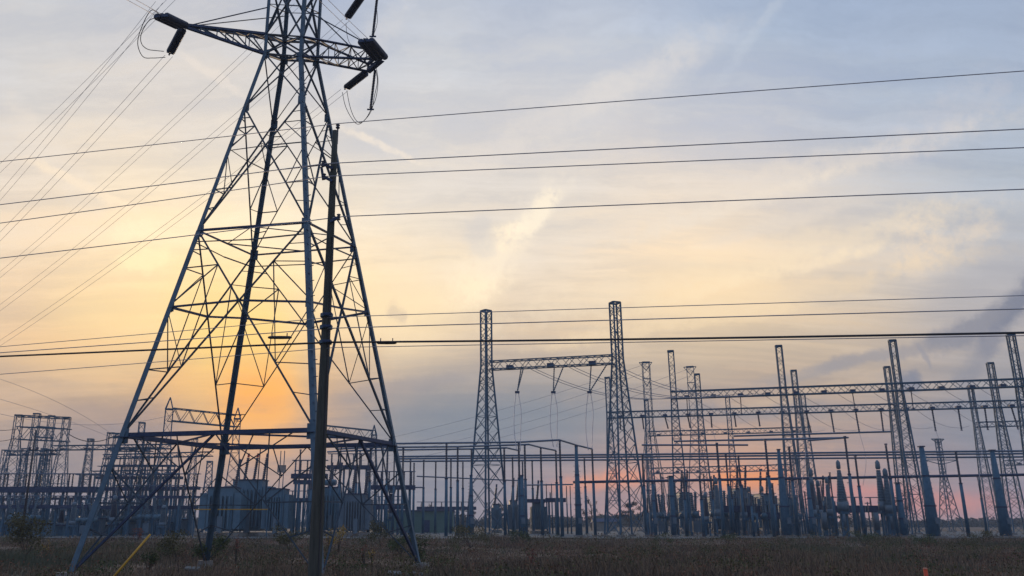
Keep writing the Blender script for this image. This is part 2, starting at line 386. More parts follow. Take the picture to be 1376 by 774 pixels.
# the gravelled yard: a sheet with an uneven near edge
mb = MB(); vs = []; n = 120
for i in range(n+1):
    X = -150 + 330*i/n
    vs += [(X, 109.5 + 2.2*math.sin(X*.21) + 1.6*math.sin(X*.57+1) + rnd.uniform(-.7,.7), .06), (X, 195 + 6*math.sin(X*.07), .06)]
mb.add(vs, [(2*i, 2*i+2, 2*i+3, 2*i+1) for i in range(n)])
g = mb.obj('gravel_yard', M['gravel']); g['kind'] = 'structure'

# ------------------------------------------------------------------ near lattice transmission tower
T = thing('transmission_tower', 'tall blue grey steel lattice transmission tower with crossarms standing in the meadow at left', 'pylon', (-10, 42.6, 0))
TO = Vector(T.location)
TB = -TO
fit = dict(X=-9.9822, Y=42.5713, rot=3.6821, w0=6*2**.5, w1=1.5418, z3=27.8223)
foot = []; waist = []
for k, (fx, wx, wy) in enumerate(((96, 355.5, 72), (430.5, 405, 76), (562.5, 427, 83), (277, 380.5, 81))):
    a = fit['rot'] + k*math.pi/2
    f0 = V(fit['X'] + fit['w0']*math.cos(a), fit['Y'] + fit['w0']*math.sin(a), 0)
    w0 = V(fit['X'] + fit['w1']*math.cos(a), fit['Y'] + fit['w1']*math.sin(a), fit['z3'])
    foot.append(at(fx, proj(f0)[1], f0.y)); foot[-1].z = 0
    waist.append(at(wx, wy, w0.y)); foot[-1] += (foot[-1] - waist[-1])*(-LOW/waist[-1].z)
zb = sum(w.z for w in waist)/4
def on_leg(k, y):                                   # the point of leg k that shows at photo row y
    lo, hi = 0., 1.
    for _ in range(40):
        m = (lo + hi)/2
        if proj(foot[k].lerp(waist[k], m))[1] > y: lo = m
        else: hi = m
    return foot[k].lerp(waist[k], lo)
r1 = [on_leg(k, y) for k, y in enumerate((586, 579, 598, 603))]
rm = [on_leg(k, y) for k, y in enumerate((413, 406, 420, 428))]
r2 = [on_leg(k, y) for k, y in enumerate((310, 299, 332, 343))]
rn = [on_leg(k, y) for k, y in enumerate((144, 133, 158, 168))]
count = dict(n=0)
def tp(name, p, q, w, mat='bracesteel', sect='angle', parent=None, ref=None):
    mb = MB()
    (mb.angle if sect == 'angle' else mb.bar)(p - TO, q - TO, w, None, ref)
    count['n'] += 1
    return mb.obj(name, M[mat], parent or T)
FACES = ((0,1),(1,2),(2,3),(3,0))
cen = V(fit['X'], fit['Y'], 0)
def lerp(a, b, t): return a.lerp(b, t)
for k in range(4):
    out = (foot[k] - cen); out.z = 0; out.normalize()
    mb = MB(); d = (waist[k] - foot[k])
    # flared leg, angle section, heavier below
    tang = Vector((-out.y, out.x, 0))
    def leg(p, q, w):
        a = (out + tang).normalized(); b = (out - tang).normalized(); t = w*.16; vs = []
        for c in (p - TO, q - TO):
            o = c + out*(w*.35)
            vs += [o, o - a*w, o - a*w - b*t, o - a*t - b*t, o - a*t - b*w, o - b*w]
        fs = [(i, (i+1) % 6, (i+1) % 6+6, i+6) for i in range(6)] + [(0,3,2,1),(0,5,4,3),(6,7,8,9),(6,9,10,11)]
        mb.add(vs, fs)
    leg(foot[k] + d*.004, r1[k], .28); leg(r1[k], r2[k], .26); leg(r2[k], waist[k], .22)
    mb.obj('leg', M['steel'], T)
    mb = MB(); leg(waist[k], waist[k] + V(0, 0, 14.5), .19); mb.obj('upper_leg', M['steel'], T)
    mb = MB(); mb.tube([foot[k] - TO + V(0,0,-.5), foot[k] - TO + V(0,0,.35)], .45, 12); mb.obj('footing', M['concrete'], T)
for a, b in FACES:
    n_ref = None
    front = (a, b) in ((0,1),(1,2))
    # bottom: K brace to the middle of the lower ring
    m1 = lerp(r1[a], r1[b], .5)
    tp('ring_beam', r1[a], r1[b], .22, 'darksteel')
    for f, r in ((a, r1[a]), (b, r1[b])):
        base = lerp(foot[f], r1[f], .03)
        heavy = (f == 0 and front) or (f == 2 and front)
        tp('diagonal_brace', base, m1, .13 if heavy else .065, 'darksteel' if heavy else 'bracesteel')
        h = lerp(base, m1, .5); tp('brace', lerp(foot[f], r1[f], .52), h, .06); tp('brace', h, lerp(r1[f], m1, .45), .06)
        h2 = lerp(base, m1, .75); tp('brace', h2, lerp(r1[f], m1, .6), .06); tp('brace', h2, lerp(r1[f], m1, .2), .06)
        tp('brace', lerp(base, m1, .27), lerp(foot[f], r1[f], .35), .06); tp('brace', lerp(foot[f], r1[f], .78), h, .06)
    # lower X panel, horizontal through the crossing
    x1 = lerp(lerp(r1[a], r2[b], .5), lerp(r1[b], r2[a], .5), .5)
    def crossing(p, q, s, t):                       # nearly meeting lines: the middle of their closest points
        d1, d2, r = q - p, t - s, p - s
        A, B, D = d1.dot(d1), d1.dot(d2), d2.dot(d2); E, G = d1.dot(r), d2.dot(r)
        u = (B*G - D*E)/(A*D - B*B); v = (A*G - B*E)/(A*D - B*B)
        return (p + d1*u + s + d2*v)/2, u, v
    fw = 1. if front else .72
    for lo, hi, w, mid in ((r1, r2, .10, True), (r2, rn, .10, False), (rn, waist, .085, None)):
        w *= fw; x, u, v = crossing(lo[a], hi[b], lo[b], hi[a])
        tp('diagonal_brace', lo[a], x, w, 'bracesteel'); tp('diagonal_brace', x, hi[b], w, 'bracesteel')
        tp('diagonal_brace', lo[b], x, w, 'bracesteel'); tp('diagonal_brace', x, hi[a], w, 'bracesteel')
        if mid is True:
            tp('horizontal_strut', rm[a], x, .11, 'darksteel'); tp('horizontal_strut', x, rm[b], .11, 'darksteel')
        if mid is None: continue
        for f, o in ((a, b), (b, a)):
            lm = rm[f] if mid else lerp(lo[f], hi[f], u)
            q1 = lerp(lo[f], x, .5); q2 = lerp(x, hi[f], .5)
            for qq, s0 in ((q1, lo[f]), (q2, hi[f])):
                leg_mid = lerp(s0, lm, .5)
                tp('brace', qq, leg_mid, .05); tp('brace', qq, lerp(s0, lm, .97), .05)
                tp('brace', lerp(qq, s0, .45), lerp(s0, lm, .26), .045)
            if mid:
                tp('brace', q1, lerp(lm, x, .5), .05); tp('brace', q2, lerp(lm, x, .5), .05)
            else:
                tp('brace', lm, lerp(lm, x, .96), .05)
    tp('ring_beam', r2[a], r2[b], .14 if front else .08, 'darksteel')
    # light secondary beam just under ring 2, as truss
    tp('brace', lerp(r2[a], r1[a], .06), lerp(lerp(r2[a], r2[b], .5), lerp(r1[a], r1[b], .5), .07), .06)
    tp('brace', lerp(r2[b], r1[b], .06), lerp(lerp(r2[a], r2[b], .5), lerp(r1[a], r1[b], .5), .07), .06)
    # gussets
    # body above the waist
    U = [V(0,0,0), V(0,0,1.25), V(0,0,5.2), V(0,0,6.45), V(0,0,10.2), V(0,0,11.4), V(0,0,14.4)]
    for i in range(len(U)-1):
        pa, pb, qa, qb = waist[a] + U[i], waist[b] + U[i], waist[a] + U[i+1], waist[b] + U[i+1]
        tp('horizontal_strut', pa, pb, .10)
        if i in (0, 2, 4):
            tp('brace', pa, qb, .09)
            tp('brace', pb, qa, .09)
        else:
            m0 = (U[i+1] - U[i]).z
            x = (pa + pb + qa + qb)/4
            for e in (pa, pb, qa, qb): tp('diagonal_brace', e, x, .12)
            tp('brace', lerp(pa, qa, .5), x, .05); tp('brace', lerp(pb, qb, .5), x, .05)
    tp('horizontal_strut', waist[a] + U[-1], waist[b] + U[-1], .13)
# plan bracing inside the rings
for ring, w in ((r1, .09), (r2, .055)):
    ms = [lerp(ring[a], ring[b], .5) for a, b in FACES]
    for i in range(4): tp('plan_brace', ms[i], ms[(i+1) % 4], w, 'darksteel')
for zz in (0, 1.25, 5.2, 6.45):
    tp('plan_brace', waist[0] + V(0,0,zz), waist[2] + V(0,0,zz), .09); tp('plan_brace', waist[1] + V(0,0,zz), waist[3] + V(0,0,zz), .09)
# gusset plates
mbg = MB()
for ring, w in ((r1, .62), (r2, .5), (rn, .45), (waist, .5), (rm, .4)):
    for k in range(4):
        for j in ((k+1) % 4, (k-1) % 4):
            d = (ring[j] - ring[k]).normalized(); mb = MB(); c = ring[k] - TO + d*(w*.35)
            mb.bar(c - V(0,0,w*.55), c + V(0,0,w*.55), w*.55, .025, ref=d.cross(V(0,0,1)))
            mb.obj('gusset_plate', M['steel'], T)
# step bolts on the left leg
mbs = MB()
for i in range(60):
    p = lerp(foot[1], waist[1], .1 + .0145*i) - TO; mbs.bar(p, p + V(.25 if i % 2 else -.02, -.22, 0), .03)
o = mbs.obj('step_bolts', M['darksteel'], T, kind='stuff')

ZT = 1.25
def wa(k, zz): return waist[k] + V(0, 0, zz)
tipL = atz(247, 36, zb + .75)
endC = atz(494, 96, zb + .25); endB = atz(513, 80, zb + .25)
def left_arm(tip, z0, par):
    for k in (0, 3):
        tp('arm_chord', wa(k, z0), tip, .14, 'darksteel', parent=par); tp('arm_chord', wa(k, z0 + ZT), tip + V(0,0,.12), .14, 'darksteel', parent=par)
    n = 5
    for i in range(n):
        t0, t1 = i/n, (i+1)/n
        for za, zc2 in ((z0, z0), (z0+ZT, z0+ZT)):
            p0, p1 = lerp(wa(0, za), tip, t0), lerp(wa(3, zc2), tip, t1)
            q0, q1 = lerp(wa(3, za), tip, t0), lerp(wa(0, zc2), tip, t1)
            tp('arm_lacing', (p0 if i % 2 else q0), (p1 if i % 2 else q1), .055, parent=par)
            if i: tp('arm_lacing', p0, lerp(wa(3, za), tip, t0), .06, parent=par)
        for k in (0, 3):
            b0, t0_ = lerp(wa(k, z0), tip, t0), lerp(wa(k, z0+ZT), tip, t0); b1, t1_ = lerp(wa(k, z0), tip, t1), lerp(wa(k, z0+ZT), tip, t1)
            tp('arm_lacing', b0, t1_, .065, parent=par)
            if i: tp('arm_lacing', b0, t0_, .06, parent=par)
def right_arm(eB, eC, z0, par):
    for k, e in ((1, eB), (2, eC)):
        tp('arm_chord', wa(k, z0), e, .16, 'darksteel', parent=par); tp('arm_chord', wa(k, z0 + ZT), e + V(0,0,.5), .15, 'darksteel', parent=par)
        tp('arm_chord', e, e + V(0,0,.5), .14, parent=par)
    tp('end_beam', eB, eC, .26, 'darksteel', parent=par); tp('end_beam', eB + V(0,0,.5), eC + V(0,0,.5), .16, 'darksteel', parent=par)
    n = 5
    for i in range(n):
        t0, t1 = i/n, (i+1)/n
        for z in (z0, z0 + ZT):
            dz = V(0,0,.5) if z > z0 else V(0,0,0)
            a0, a1 = lerp(wa(1, z), eB + dz, t0), lerp(wa(1, z), eB + dz, t1); b0, b1 = lerp(wa(2, z), eC + dz, t0), lerp(wa(2, z), eC + dz, t1)
            tp('arm_lacing', *((a0, b1) if i % 2 else (b0, a1)), .065, parent=par)
            if i: tp('arm_lacing', a0, b0, .055, parent=par)
        for k, e in ((1, eB), (2, eC)):
            b0, b1 = lerp(wa(k, z0), e, t0), lerp(wa(k, z0), e, t1); u0, u1 = lerp(wa(k, z0+ZT), e + V(0,0,.5), t0), lerp(wa(k, z0+ZT), e + V(0,0,.5), t1)
            tp('arm_lacing', b0, u1, .055, parent=par)
            if i: tp('arm_lacing', b0, u0, .05, parent=par)
for z0, s in ((0, 1.), (5.2, .86), (10.2, .7)):
    dz = V(0, 0, z0)
    par = bpy.data.objects.new('crossarm', None); C.objects.link(par); par.parent = T
    cl = lerp(wa(0, .6), wa(3, .6), .5); cr = lerp(wa(1, .25), wa(2, .25), .5)
    tl = lerp(cl, tipL, s) + dz
    eB = lerp(wa(1, .25), endB, s) + dz; eC = lerp(wa(2, .25), endC, s) + dz
    left_arm(tl, z0, par); right_arm(eB, eC, z0, par)
    if z0 < 10:
        tp('tie_rod', tl, wa(0, z0 + 3.0), .07, 'darksteel', parent=par); tp('tie_rod', tl, wa(3, z0 + 3.0), .06, parent=par)
        tp('tie_rod', eB + V(0,0,.5), wa(1, z0 + 3.0), .05, parent=par); tp('tie_rod', eC + V(0,0,.5), wa(2, z0 + 3.0), .05, parent=par)
    if z0 == 5.2: up = (tl, eB, eC)
pk = sum((w for w in waist), Vector())/4 + V(0,0,18.5)
for k in range(4): tp('peak_member', wa(k, 14.4), pk, .14)

# insulator strings of the near tower
def ins_string(p, q, label, n=3, gap=.34, r=.17, ribs=17, group='tension insulator strings on the near tower'):
    p, q = Vector(p), Vector(q); t = thing('insulator_string', label, 'insulator', p, 0, group); o = -p
    d = (q - p).normalized(); side = d.cross(V(0,0,1)).normalized()
    if n == 4: offs = [side*(gap/2*i) + side.cross(d)*(gap/2*j) for i in (-1, 1) for j in (-1, 1)]
    else: offs = [side*(gap*(i - (n-1)/2)) for i in range(n)]
    for f in offs:
        mb = MB(); mb.ribbed(lerp(p, q, .1) + f + o, lerp(p, q, .9) + f + o, r, ribs, .55, 10); mb.obj('disc_stack', M['porcelain'], t)
    for a, b in ((p, lerp(p, q, .1)), (q, lerp(p, q, .9))):
        mb = MB(); mb.bar(b - side*(gap*(n-1)/2+.1) + o, b + side*(gap*(n-1)/2+.1) + o, .09, .14); mb.obj('yoke_plate', M['darksteel'], t)
        mb = MB(); mb.bar(a + o, b + o, .07); mb.obj('link', M['darksteel'], t)
    return t
def wire(pts, r, label, cat='wire', name='power_line', mat='wire', group=None, n=5):
    mb = MB(); o = Vector(pts[0]); mb.tube([Vector(p) - o for p in pts], r, n)
    ob = mb.obj(name, M[mat], None, True); ob.location = o
    return tag(ob, label, cat, group)
def sagged(p, q, sag, n=14):
    return [lerp(Vector(p), Vector(q), i/n) - V(0, 0, 4*sag*(i/n)*(1 - i/n)) for i in range(n+1)]
def through(S, E, mid, n=24):               # a hanging wire from S to E whose height is right where it crosses photo column mid[0]
    S, E = Vector(S), Vector(E)
    lo, hi = 0., 1.
    f = lambda t: proj((S.x + (E.x-S.x)*t, S.y + (E.y-S.y)*t, S.z))[0] - mid[0]
    s0 = f(0)
    for _ in range(50):
        m = (lo + hi)/2
        if (f(m) > 0) == (s0 > 0): lo = m
        else: hi = m
    tm = lo; P = at(mid[0], mid[1], S.y + (E.y - S.y)*tm)
    chord = S.z + (E.z - S.z)*tm; c = (P.z - chord)/(tm*(1 - tm))
    out = []
    for i in range(n+1):
        t = i/n; p = lerp(S, E, t); p.z = S.z + (E.z-S.z)*t + c*t*(1-t); out.append(p)
    return out

eps = {}
s1 = atz(213, 20, tipL.z - 1.0); s2 = at(227, 74, tipL.y + 1.6)
ins_string(tipL, s1, 'thick dark insulator string rising to the left from the left crossarm tip', 3, .28, .19)
ins_string(tipL, s2, 'insulator string hanging down left from the left crossarm tip', 2, .2, .15)
s3 = atz(489, 52, endB.z - .8)
ins_string(endB, s3, 'thick dark insulator string lying over the right crossarm end', 3, .3, .2)
s4 = at(463, 120, endC.y + 1.8)
ins_string(endC, s4, 'insulator string slanting down left below the right crossarm end', 2, .2, .16)
uL, uB, uC = up
s5 = at(465, 26, uC.y + 1.8); uCe = at(490, 0, uC.y)
ins_string(uC, s5, 'insulator string slanting down left from the upper right crossarm at the top edge', 2, .2, .16)
u1 = uL + (s1 - tipL); u2 = uL + (s2 - tipL); u3 = uB + (s3 - endB)
ins_string(uL, u1, 'insulator string at the left tip of the second crossarm above the frame, camera side', 2, .42, .21)
ins_string(uL, u2, 'insulator string at the left tip of the second crossarm above the frame, far side', 2, .3, .19)
ins_string(uB, u3, 'thick insulator string over the right end of the second crossarm', 3, .4, .22)
# jumper struts (long hanging insulators) and jumper loops
for (e, ptop, pbot, lab) in ((endB, (504, 94), (498, 146), 'thin dark hanging insulator below the right crossarm end'), (uB, (507, -5), (501, 48), 'thin dark hanging insulator below the upper right crossarm at the top edge')):
    Yb = (endB.y + endC.y)/2
    a = at(*ptop, Yb); b = at(*pbot, Yb)
    t = thing('hanging_insulator', lab, 'insulator', a, 0, 'jumper insulators on the near tower')
    mb = MB(); mb.ribbed(V(0,0,0), b - a, .09, 24, .6, 8); mb.obj('disc_stack', M['porcelain'], t)
    mb = MB(); mb.bar(b - a + V(-.2,0,-.05), b - a + V(.2,0,-.05), .07); mb.obj('clamp', M['darksteel'], t)
    eps[lab] = b
def smooth(pts, n=6):                        # Catmull-Rom through control points
    P = [Vector(p) for p in pts]; P = [P[0]*2 - P[1]] + P + [P[-1]*2 - P[-2]]; out = []
    for i in range(1, len(P)-2):
        for k in range(n):
            t = k/n; a, b, c, d = P[i-1:i+3]
            out.append(.5*((2*b) + (c-a)*t + (2*a-5*b+4*c-d)*t*t + (3*b-a-3*c+d)*t**3))
    out.append(P[-2]); return out
def loop(pix, Y0, Y1, label, r=.02):
    n = len(pix)-1
    wire(smooth([at(x, y, Y0 + (Y1-Y0)*i/n) for i, (x, y) in enumerate(pix)]), r, label, 'cable', 'jumper_cable', 'darkwire', 'jumper cables on the near tower')
loop([(214,19),(203,14),(191,35),(185,58),(192,76),(205,78),(222,77)], s1.y, s2.y, 'outer jumper cable looping left of the left crossarm tip', .022)
loop([(213,23),(200,28),(190,45),(190,58),(198,66),(210,68),(220,69)], s1.y, s2.y, 'inner jumper cable looping left of the left crossarm tip', .022)
loop([(460,124),(464,142),(472,158),(481,167),(491,160),(498,148),(505,132),(508,110),(506,92)], s4.y, endB.y, 'long jumper cable looping below the right crossarm end', .02)
loop([(466,122),(470,142),(476,158),(484,165),(493,158),(500,146),(503,130),(507,110),(505,94)], s4.y - .3, endB.y - .2, 'shorter jumper cable looping below the right crossarm end', .02)
loop([(465,31),(466,45),(470,58),(480,64),(492,60),(501,48),(507,30),(506,8)], s5.y, uB.y, 'jumper cable looping below the upper right crossarm', .016)
# the line's conductors, far side: they run off behind the tower down to the left
for grp, (S, mid, e0, dy) in enumerate(((u2, (0, 241), (-420, 560), 13), (atz(214, 2, u2.z - .5), (0, 290), (-420, 580), 13), (s2, (0, 338), (-420, 600), 13),
                    (atz(400, 5, s5.z + 3.5), (0, 395), (-420, 625), 9), (s5, (0, 437), (-420, 640), 9), (s4, (0, 479), (-420, 655), 8))):
    names = ['topmost', 'second highest', 'third highest', 'fourth highest', 'fifth highest', 'lowest'][grp]
    for j, (dx, ww) in enumerate(((-.22, 'upper'), (.22, 'lower'))):
        E = at(e0[0], e0[1] + j*6, 118)
        pts = through(S + V(dx, 0, -.1*j), E, (mid[0], mid[1] + (j*2-1)*dy/2))
        wire(pts, .011, f'{ww} wire of the {names} conductor pair sloping down to the left edge', 'wire', 'conductor', 'wire', 'far side conductors of the near tower')
# camera side conductors passing overhead
for S, nm in ((s1, 'left crossarm tip'), (s3, 'right crossarm end'), (u1, 'upper left crossarm tip'), (u3, 'upper right crossarm end')):
    fd = ray(808, 263); fd = fd/fd.y
    for j, ww in ((-1, 'left'), (1, 'right')):
        pts = []
        for i in range(20):
            t = i/19*58; f = t - t*t/110
            pts.append(S + V(j*.22 - fd.x*t*1.0, -t, -fd.z*f*.8))
        wire(pts, .014, f'{ww} wire of the conductor pair passing overhead from the {nm}', 'wire', 'conductor', 'wire', 'camera side conductors of the near tower')

# ------------------------------------------------------------------ wooden utility pole and its lines
PY = 19.0
ptop = at(450.5, 176, PY)
pole = thing('utility_pole', 'dark brown wooden utility pole in front of the lattice tower', 'utility pole', (ptop.x, PY, 0))
mb = MB()
nseg = 14; mb.tube([V(0,0,LOW + (ptop.z - LOW)*i/nseg) for i in range(nseg+1)], [.165 - .095*(i/nseg)**.9 for i in range(nseg+1)], 20); mb.obj('shaft', M['wood'], pole, True)
def psy(y): return at(450, y, PY).z
pin = MB(); pin.bar(V(.06,0,ptop.z-.35), V(.06,0,ptop.z+.08), .035); pin.obj('top_pin', M['darksteel'], pole)
pin = MB(); pin.ribbed(V(.06,0,ptop.z+.06), V(.06,0,ptop.z+.2), .055, 2, .6, 10); pin.obj('pin_insulator', M['porcelain'], pole)
zA = psy(221); zB = psy(238); zC = psy(292)
for z, x, sd_ in ((zA, -.24, -1), (zB, -.2, -1), (zC, .2, 1)):
    mb = MB(); mb.bar(V(0,-.1,z-.15), V(x,-.12,z-.04), .06); mb.obj('bracket', M['darksteel'], pole)
    mb = MB(); mb.ribbed(V(x,-.12,z-.12), V(x,-.12,z+.05), .05, 3, .6, 10); mb.obj('post_insulator', M['porcelain'], pole)
mb = MB(); mb.bar(V(-.22,-.1,zA-.45), V(-.28,-.1,zA-.12), .06); mb.bar(V(-.22,-.1,zA-.42), V(-.05,-.1,zA-.44), .03); mb.obj('cutout_fuse', M['darksteel'], pole)
for y in (424, 440, 460):
    z = psy(y); mb = MB(); mb.tube([V(0,0,z-.04), V(0,0,z+.04)], .15, 14); mb.obj('steel_band', M['steel'], pole)
    mb = MB(); mb.bar(V(-.05,-.15,z), V(.15,-.18,z), .05); mb.obj('clamp', M['darksteel'], pole)
mb = MB(); mb.tube([V(.10,-.12,LOW), V(.095,-.11,4.5), V(.075,-.09,ptop.z*.75)], .016, 6); mb.obj('ground_wire', M['darkwire'], pole)
YL, YR = 23.5, 15.2
LN = [('topmost', 166, 217, 95, .011, 'wire'), ('second', 220, 275, 173, .0125, 'wire'), ('third', 237, 300, 198, .0118, 'wire'), ('fourth', 291, 347, 254, .0125, 'wire'),
      ('thin fifth', 426, 466, 397, .009, 'wire'), ('sixth', 441, 474, 415, .012, 'wire'), ('lowest thin', 467, 503, 451, .009, 'wire')]
def pside(x, yy, z0=0): return None
for nm, yp, yl, yr, r, mt in LN:
    Pp = at(450 if yp > 200 else 455, yp, PY - .15)
    if yp > 200 and yp < 300: Pp.x += {220:-.24, 237:-.2, 291:.2}[yp]
    # left span then right span, the same wire carrying on over the pole
    El = at(-900, yl - (yp - yl)*-1.25 if False else yl + (yl - yp)*1.6, YL + 8); Er = at(2300, yr - (yp - yr)*.9, YR - 2)
    l = through(Pp, El, (0, yl), 30); rr = through(Pp, Er, (1376, yr), 30)
    wire(list(reversed(l)) + rr[1:], r, f'{nm} wire from the top running across the picture over the wooden pole', 'wire', 'power_line', mt, 'lines on the wooden pole')
Pp = at(448, 460, PY - .15)
l = through(Pp, at(-900, 520, YL + 8), (0, 479), 30); rr = through(Pp, at(2300, 425, YR - 2), (1376, 447), 30)
wire(list(reversed(l)) + rr[1:], .024, 'thick black communication cable running across the picture over the wooden pole', 'cable', 'communication_cable', 'darkwire')
for x0, x1, yy, lab in ((506, 533, 460.5, 'black splice case on the thick cable right of the wooden pole'), (360, 392, 453.5, 'black splice case on the thick cable left of the wooden pole')):
    Y = PY - .1 if x0 > 450 else PY + .2
    a, b = at(x0, yy, Y), at(x1, yy, Y)
    t = thing('splice_case', lab, 'cable splice', a); mb = MB(); m = (b-a)
    mb.tube([V(0,0,0), m*.08, m*.5, m*.92, m], [.018, .036, .04, .036, .018], 10); mb.obj('case', M['darkwire'], t, True)
    for f in (.2, .8):
        mb = MB(); mb.box(m*f + V(0,0,.07), (.02,.03,.07)); mb.obj('hanger', M['darksteel'], t)

# ------------------------------------------------------------------ lattice columns of the substation
def lattice_mesh(H, hb, wt, wb, panel, cw, lw, peak=0):
    """square lattice column, straight above hb, flared below"""
    def w(z): return wt/2 if z >= hb else wt/2 + (wb - wt)/2*(hb - z)/hb
    legs = []
    for i, j in ((-1,-1),(1,-1),(1,1),(-1,1)):
        mb = MB(); zs = [0, hb, H]
        for a, b in zip(zs, zs[1:]):
            mb.angle(V(i*w(a), j*w(a), a), V(i*w(b), j*w(b), b), cw)
        legs.append(mb)
    lac = MB(); z = 0; k = 0; cs = ((-1,-1),(1,-1),(1,1),(-1,1))
    while z < H - .2:
        z1 = min(z + max(panel, w(z)*1.7), H)
        for f in range(4):
            a, b = cs[f], cs[(f+1) % 4]
            p0, p1 = V(a[0]*w(z), a[1]*w(z), z), V(b[0]*w(z1), b[1]*w(z1), z1)
            q0, q1 = V(b[0]*w(z), b[1]*w(z), z), V(a[0]*w(z1), a[1]*w(z1), z1)
            if z < hb: lac.bar(p0, p1, lw); lac.bar(q0, q1, lw)
            else: lac.bar(*((p0, p1) if k % 2 else (q0, q1)), lw)
            if k % 3 == 0: lac.bar(p0, q0, lw)
        z = z1; k += 1
    cap = MB()
    for f in range(4):
        a, b = cs[f], cs[(f+1) % 4]; cap.bar(V(a[0]*wt/2, a[1]*wt/2, H), V(b[0]*wt/2, b[1]*wt/2, H), cw*1.2)
    if peak:
        for a in cs: cap.bar(V(a[0]*wt/2, a[1]*wt/2, H), V(0, 0, H + peak), cw)
    return legs, lac, cap
def lattice_proto(name, label, cat, loc, rz, args, mat='yardsteel', group=None):
    t = thing(name, label, cat, loc, rz, group); legs, lac, cap = lattice_mesh(*args)
    for m in legs: m.obj('leg', M[mat], t)
    lac.obj('lacing', M[mat], t, kind='stuff'); cap.obj('top_frame' , M[mat], t)
    ft = MB(); hb = args[3]/2
    for i, j in ((-1,-1),(1,-1),(1,1),(-1,1)): ft.box(V(i*hb, j*hb, .1), (.8,.8,.5))
    ft.obj('footing', M['concrete'], t)
    return t
def clone(proto, loc, rz, label):
    c = copy_tree(proto); c.location = loc; c.rotation_euler = (0,0,rz); c['label'] = label; return c
# dead-end frame right of the middle: two tall towers and a beam
HS = 34.
pl = atz(653, 418, HS); pr = atz(826, 407, HS)
SL = lattice_proto('lattice_tower', 'tall free standing lattice tower at the left end of the single high beam', 'lattice tower', (pl.x, pl.y, 0), R(38), (HS, HS*.745, 1.2, 4.5, 1.1, .2, .07), group='towers of the high beam')
SR = clone(SL, (pr.x, pr.y, 0), R(20), 'tallest lattice tower at the right end of the single high beam')
def beam(p, q, w, h, label, group, nb=0, mat='yardsteel', lw=.075, cw=.15, panel=1.1, ext0=0, ext1=0):
    p, q = Vector(p), Vector(q); ln = (q-p).length; t = thing('gantry_beam', label, 'steel beam', p, 0, group)
    d = (q-p)/ln; s = d.cross(V(0,0,1)).normalized(); u = V(0,0,1)
    cs = [(-s*(w/2) - u*(h/2)), (s*(w/2) - u*(h/2)), (s*(w/2) + u*(h/2)), (-s*(w/2) + u*(h/2))]
    a0, a1 = -d*ext0, d*(ln + ext1)
    for c in cs:
        mb = MB(); mb.bar(a0 + c, a1 + c, cw); mb.obj('chord', M[mat], t)
    n = max(2, int(ln/panel)); mb = MB()
    for i in range(n):
        x0, x1 = d*(ln*i/n), d*(ln*(i+1)/n)
        for f in range(4):
            a, b = cs[f], cs[(f+1) % 4]; mb.bar(*((x0+a, x1+b) if i % 2 else (x0+b, x1+a)), lw)
    mb.obj('lacing', M[mat], t, kind='stuff')
    for i in range(nb):
        x = d*(ln*(i+.5)/nb)
        mb = MB(); mb.box(x - u*h*.35, (w*.75, w*1.02, h*.45), math.atan2(d.y, d.x)); mb.obj('bracket', M['darksteel'], t)
    return t
ZB1 = at(653, 490.5, pl.y).z; ZB2 = at(826, 484, pr.y).z; ZB = (ZB1 + ZB2)/2
beam((pl.x + .6, pl.y, ZB), (pr.x - .6, pr.y, ZB), 1.3, 1.25, 'single high lattice beam between the two tallest towers', 'gantry beams', 3)
def beampt(x, y):
    t = (x - 653)/(826 - 653); return V(pl.x + (pr.x-pl.x)*t, pl.y + (pr.y-pl.y)*t, ZB - .7)

H1 = 29.
rows = [
 ('front', [(901,472),(1046,465),(1198,458),(1358,450)], 0),
 ('middle', [(815.5,508),(938,502),(1064,499),(1192,493),(1330,488)], 0),
 ('back', [(869,537),(974,535),(1080,529),(1304,521)], 0)]
proto = None; RW = {}
for rn_, pts, _ in rows:
    ps = [atz(x, y, H1) for x, y in pts]
    # one straight line per row, least squares
    X = np.array([p.x for p in ps]); Yy = np.array([p.y for p in ps]); A = np.polyfit(X, Yy, 1); rz = math.atan(A[0])
    ps = [V(p.x, A[0]*p.x + A[1], 0) for p in ps]; RW[rn_] = (ps, rz, A)
    step = (ps[-1] - ps[-2])
    if rn_ != 'back': ps.append(ps[-1] + step)
    for i, p in enumerate(ps):
        last = i == len(ps)-1 and rn_ != 'back'
        lab = f'slim lattice column, {ORD[i]} from the left in the {rn_} row of the right hand gantries'
        if proto is None:
            proto = lattice_proto('lattice_column', lab, 'lattice column', p, rz, (H1, H1*.74, .85, 2.5, .95, .19, .055), group='columns of the right hand gantries')
        else: clone(proto, p, rz, lab)
    zb_ = {'front': at(905, 531, ps[0].y).z, 'middle': at(816, 558, ps[0].y).z, 'back': at(870, 583, ps[0].y).z}[rn_]
    if rn_ == 'back':
        b_ = ps[2]; beam((ps[0].x, ps[0].y, zb_), (b_.x, b_.y, zb_), 1.0, 1.0, 'short lowest lattice beam of the back gantry row', 'gantry beams', 7, ext1=1)
        e_ = ps[3] + (ps[3]-ps[2]); beam((ps[3].x, ps[3].y, zb_), (e_.x, e_.y, zb_), 1.0, 1.0, 'back row lattice beam running off the right edge', 'gantry beams', 4)
    else:
        beam((ps[0].x, ps[0].y, zb_), (ps[-1].x, ps[-1].y, zb_), 1.05, 1.15, f'long lattice beam of the {rn_} gantry row', 'gantry beams', 4*(len(ps)-1), ext0=.5)
    RW[rn_] = (ps, rz, A, zb_)
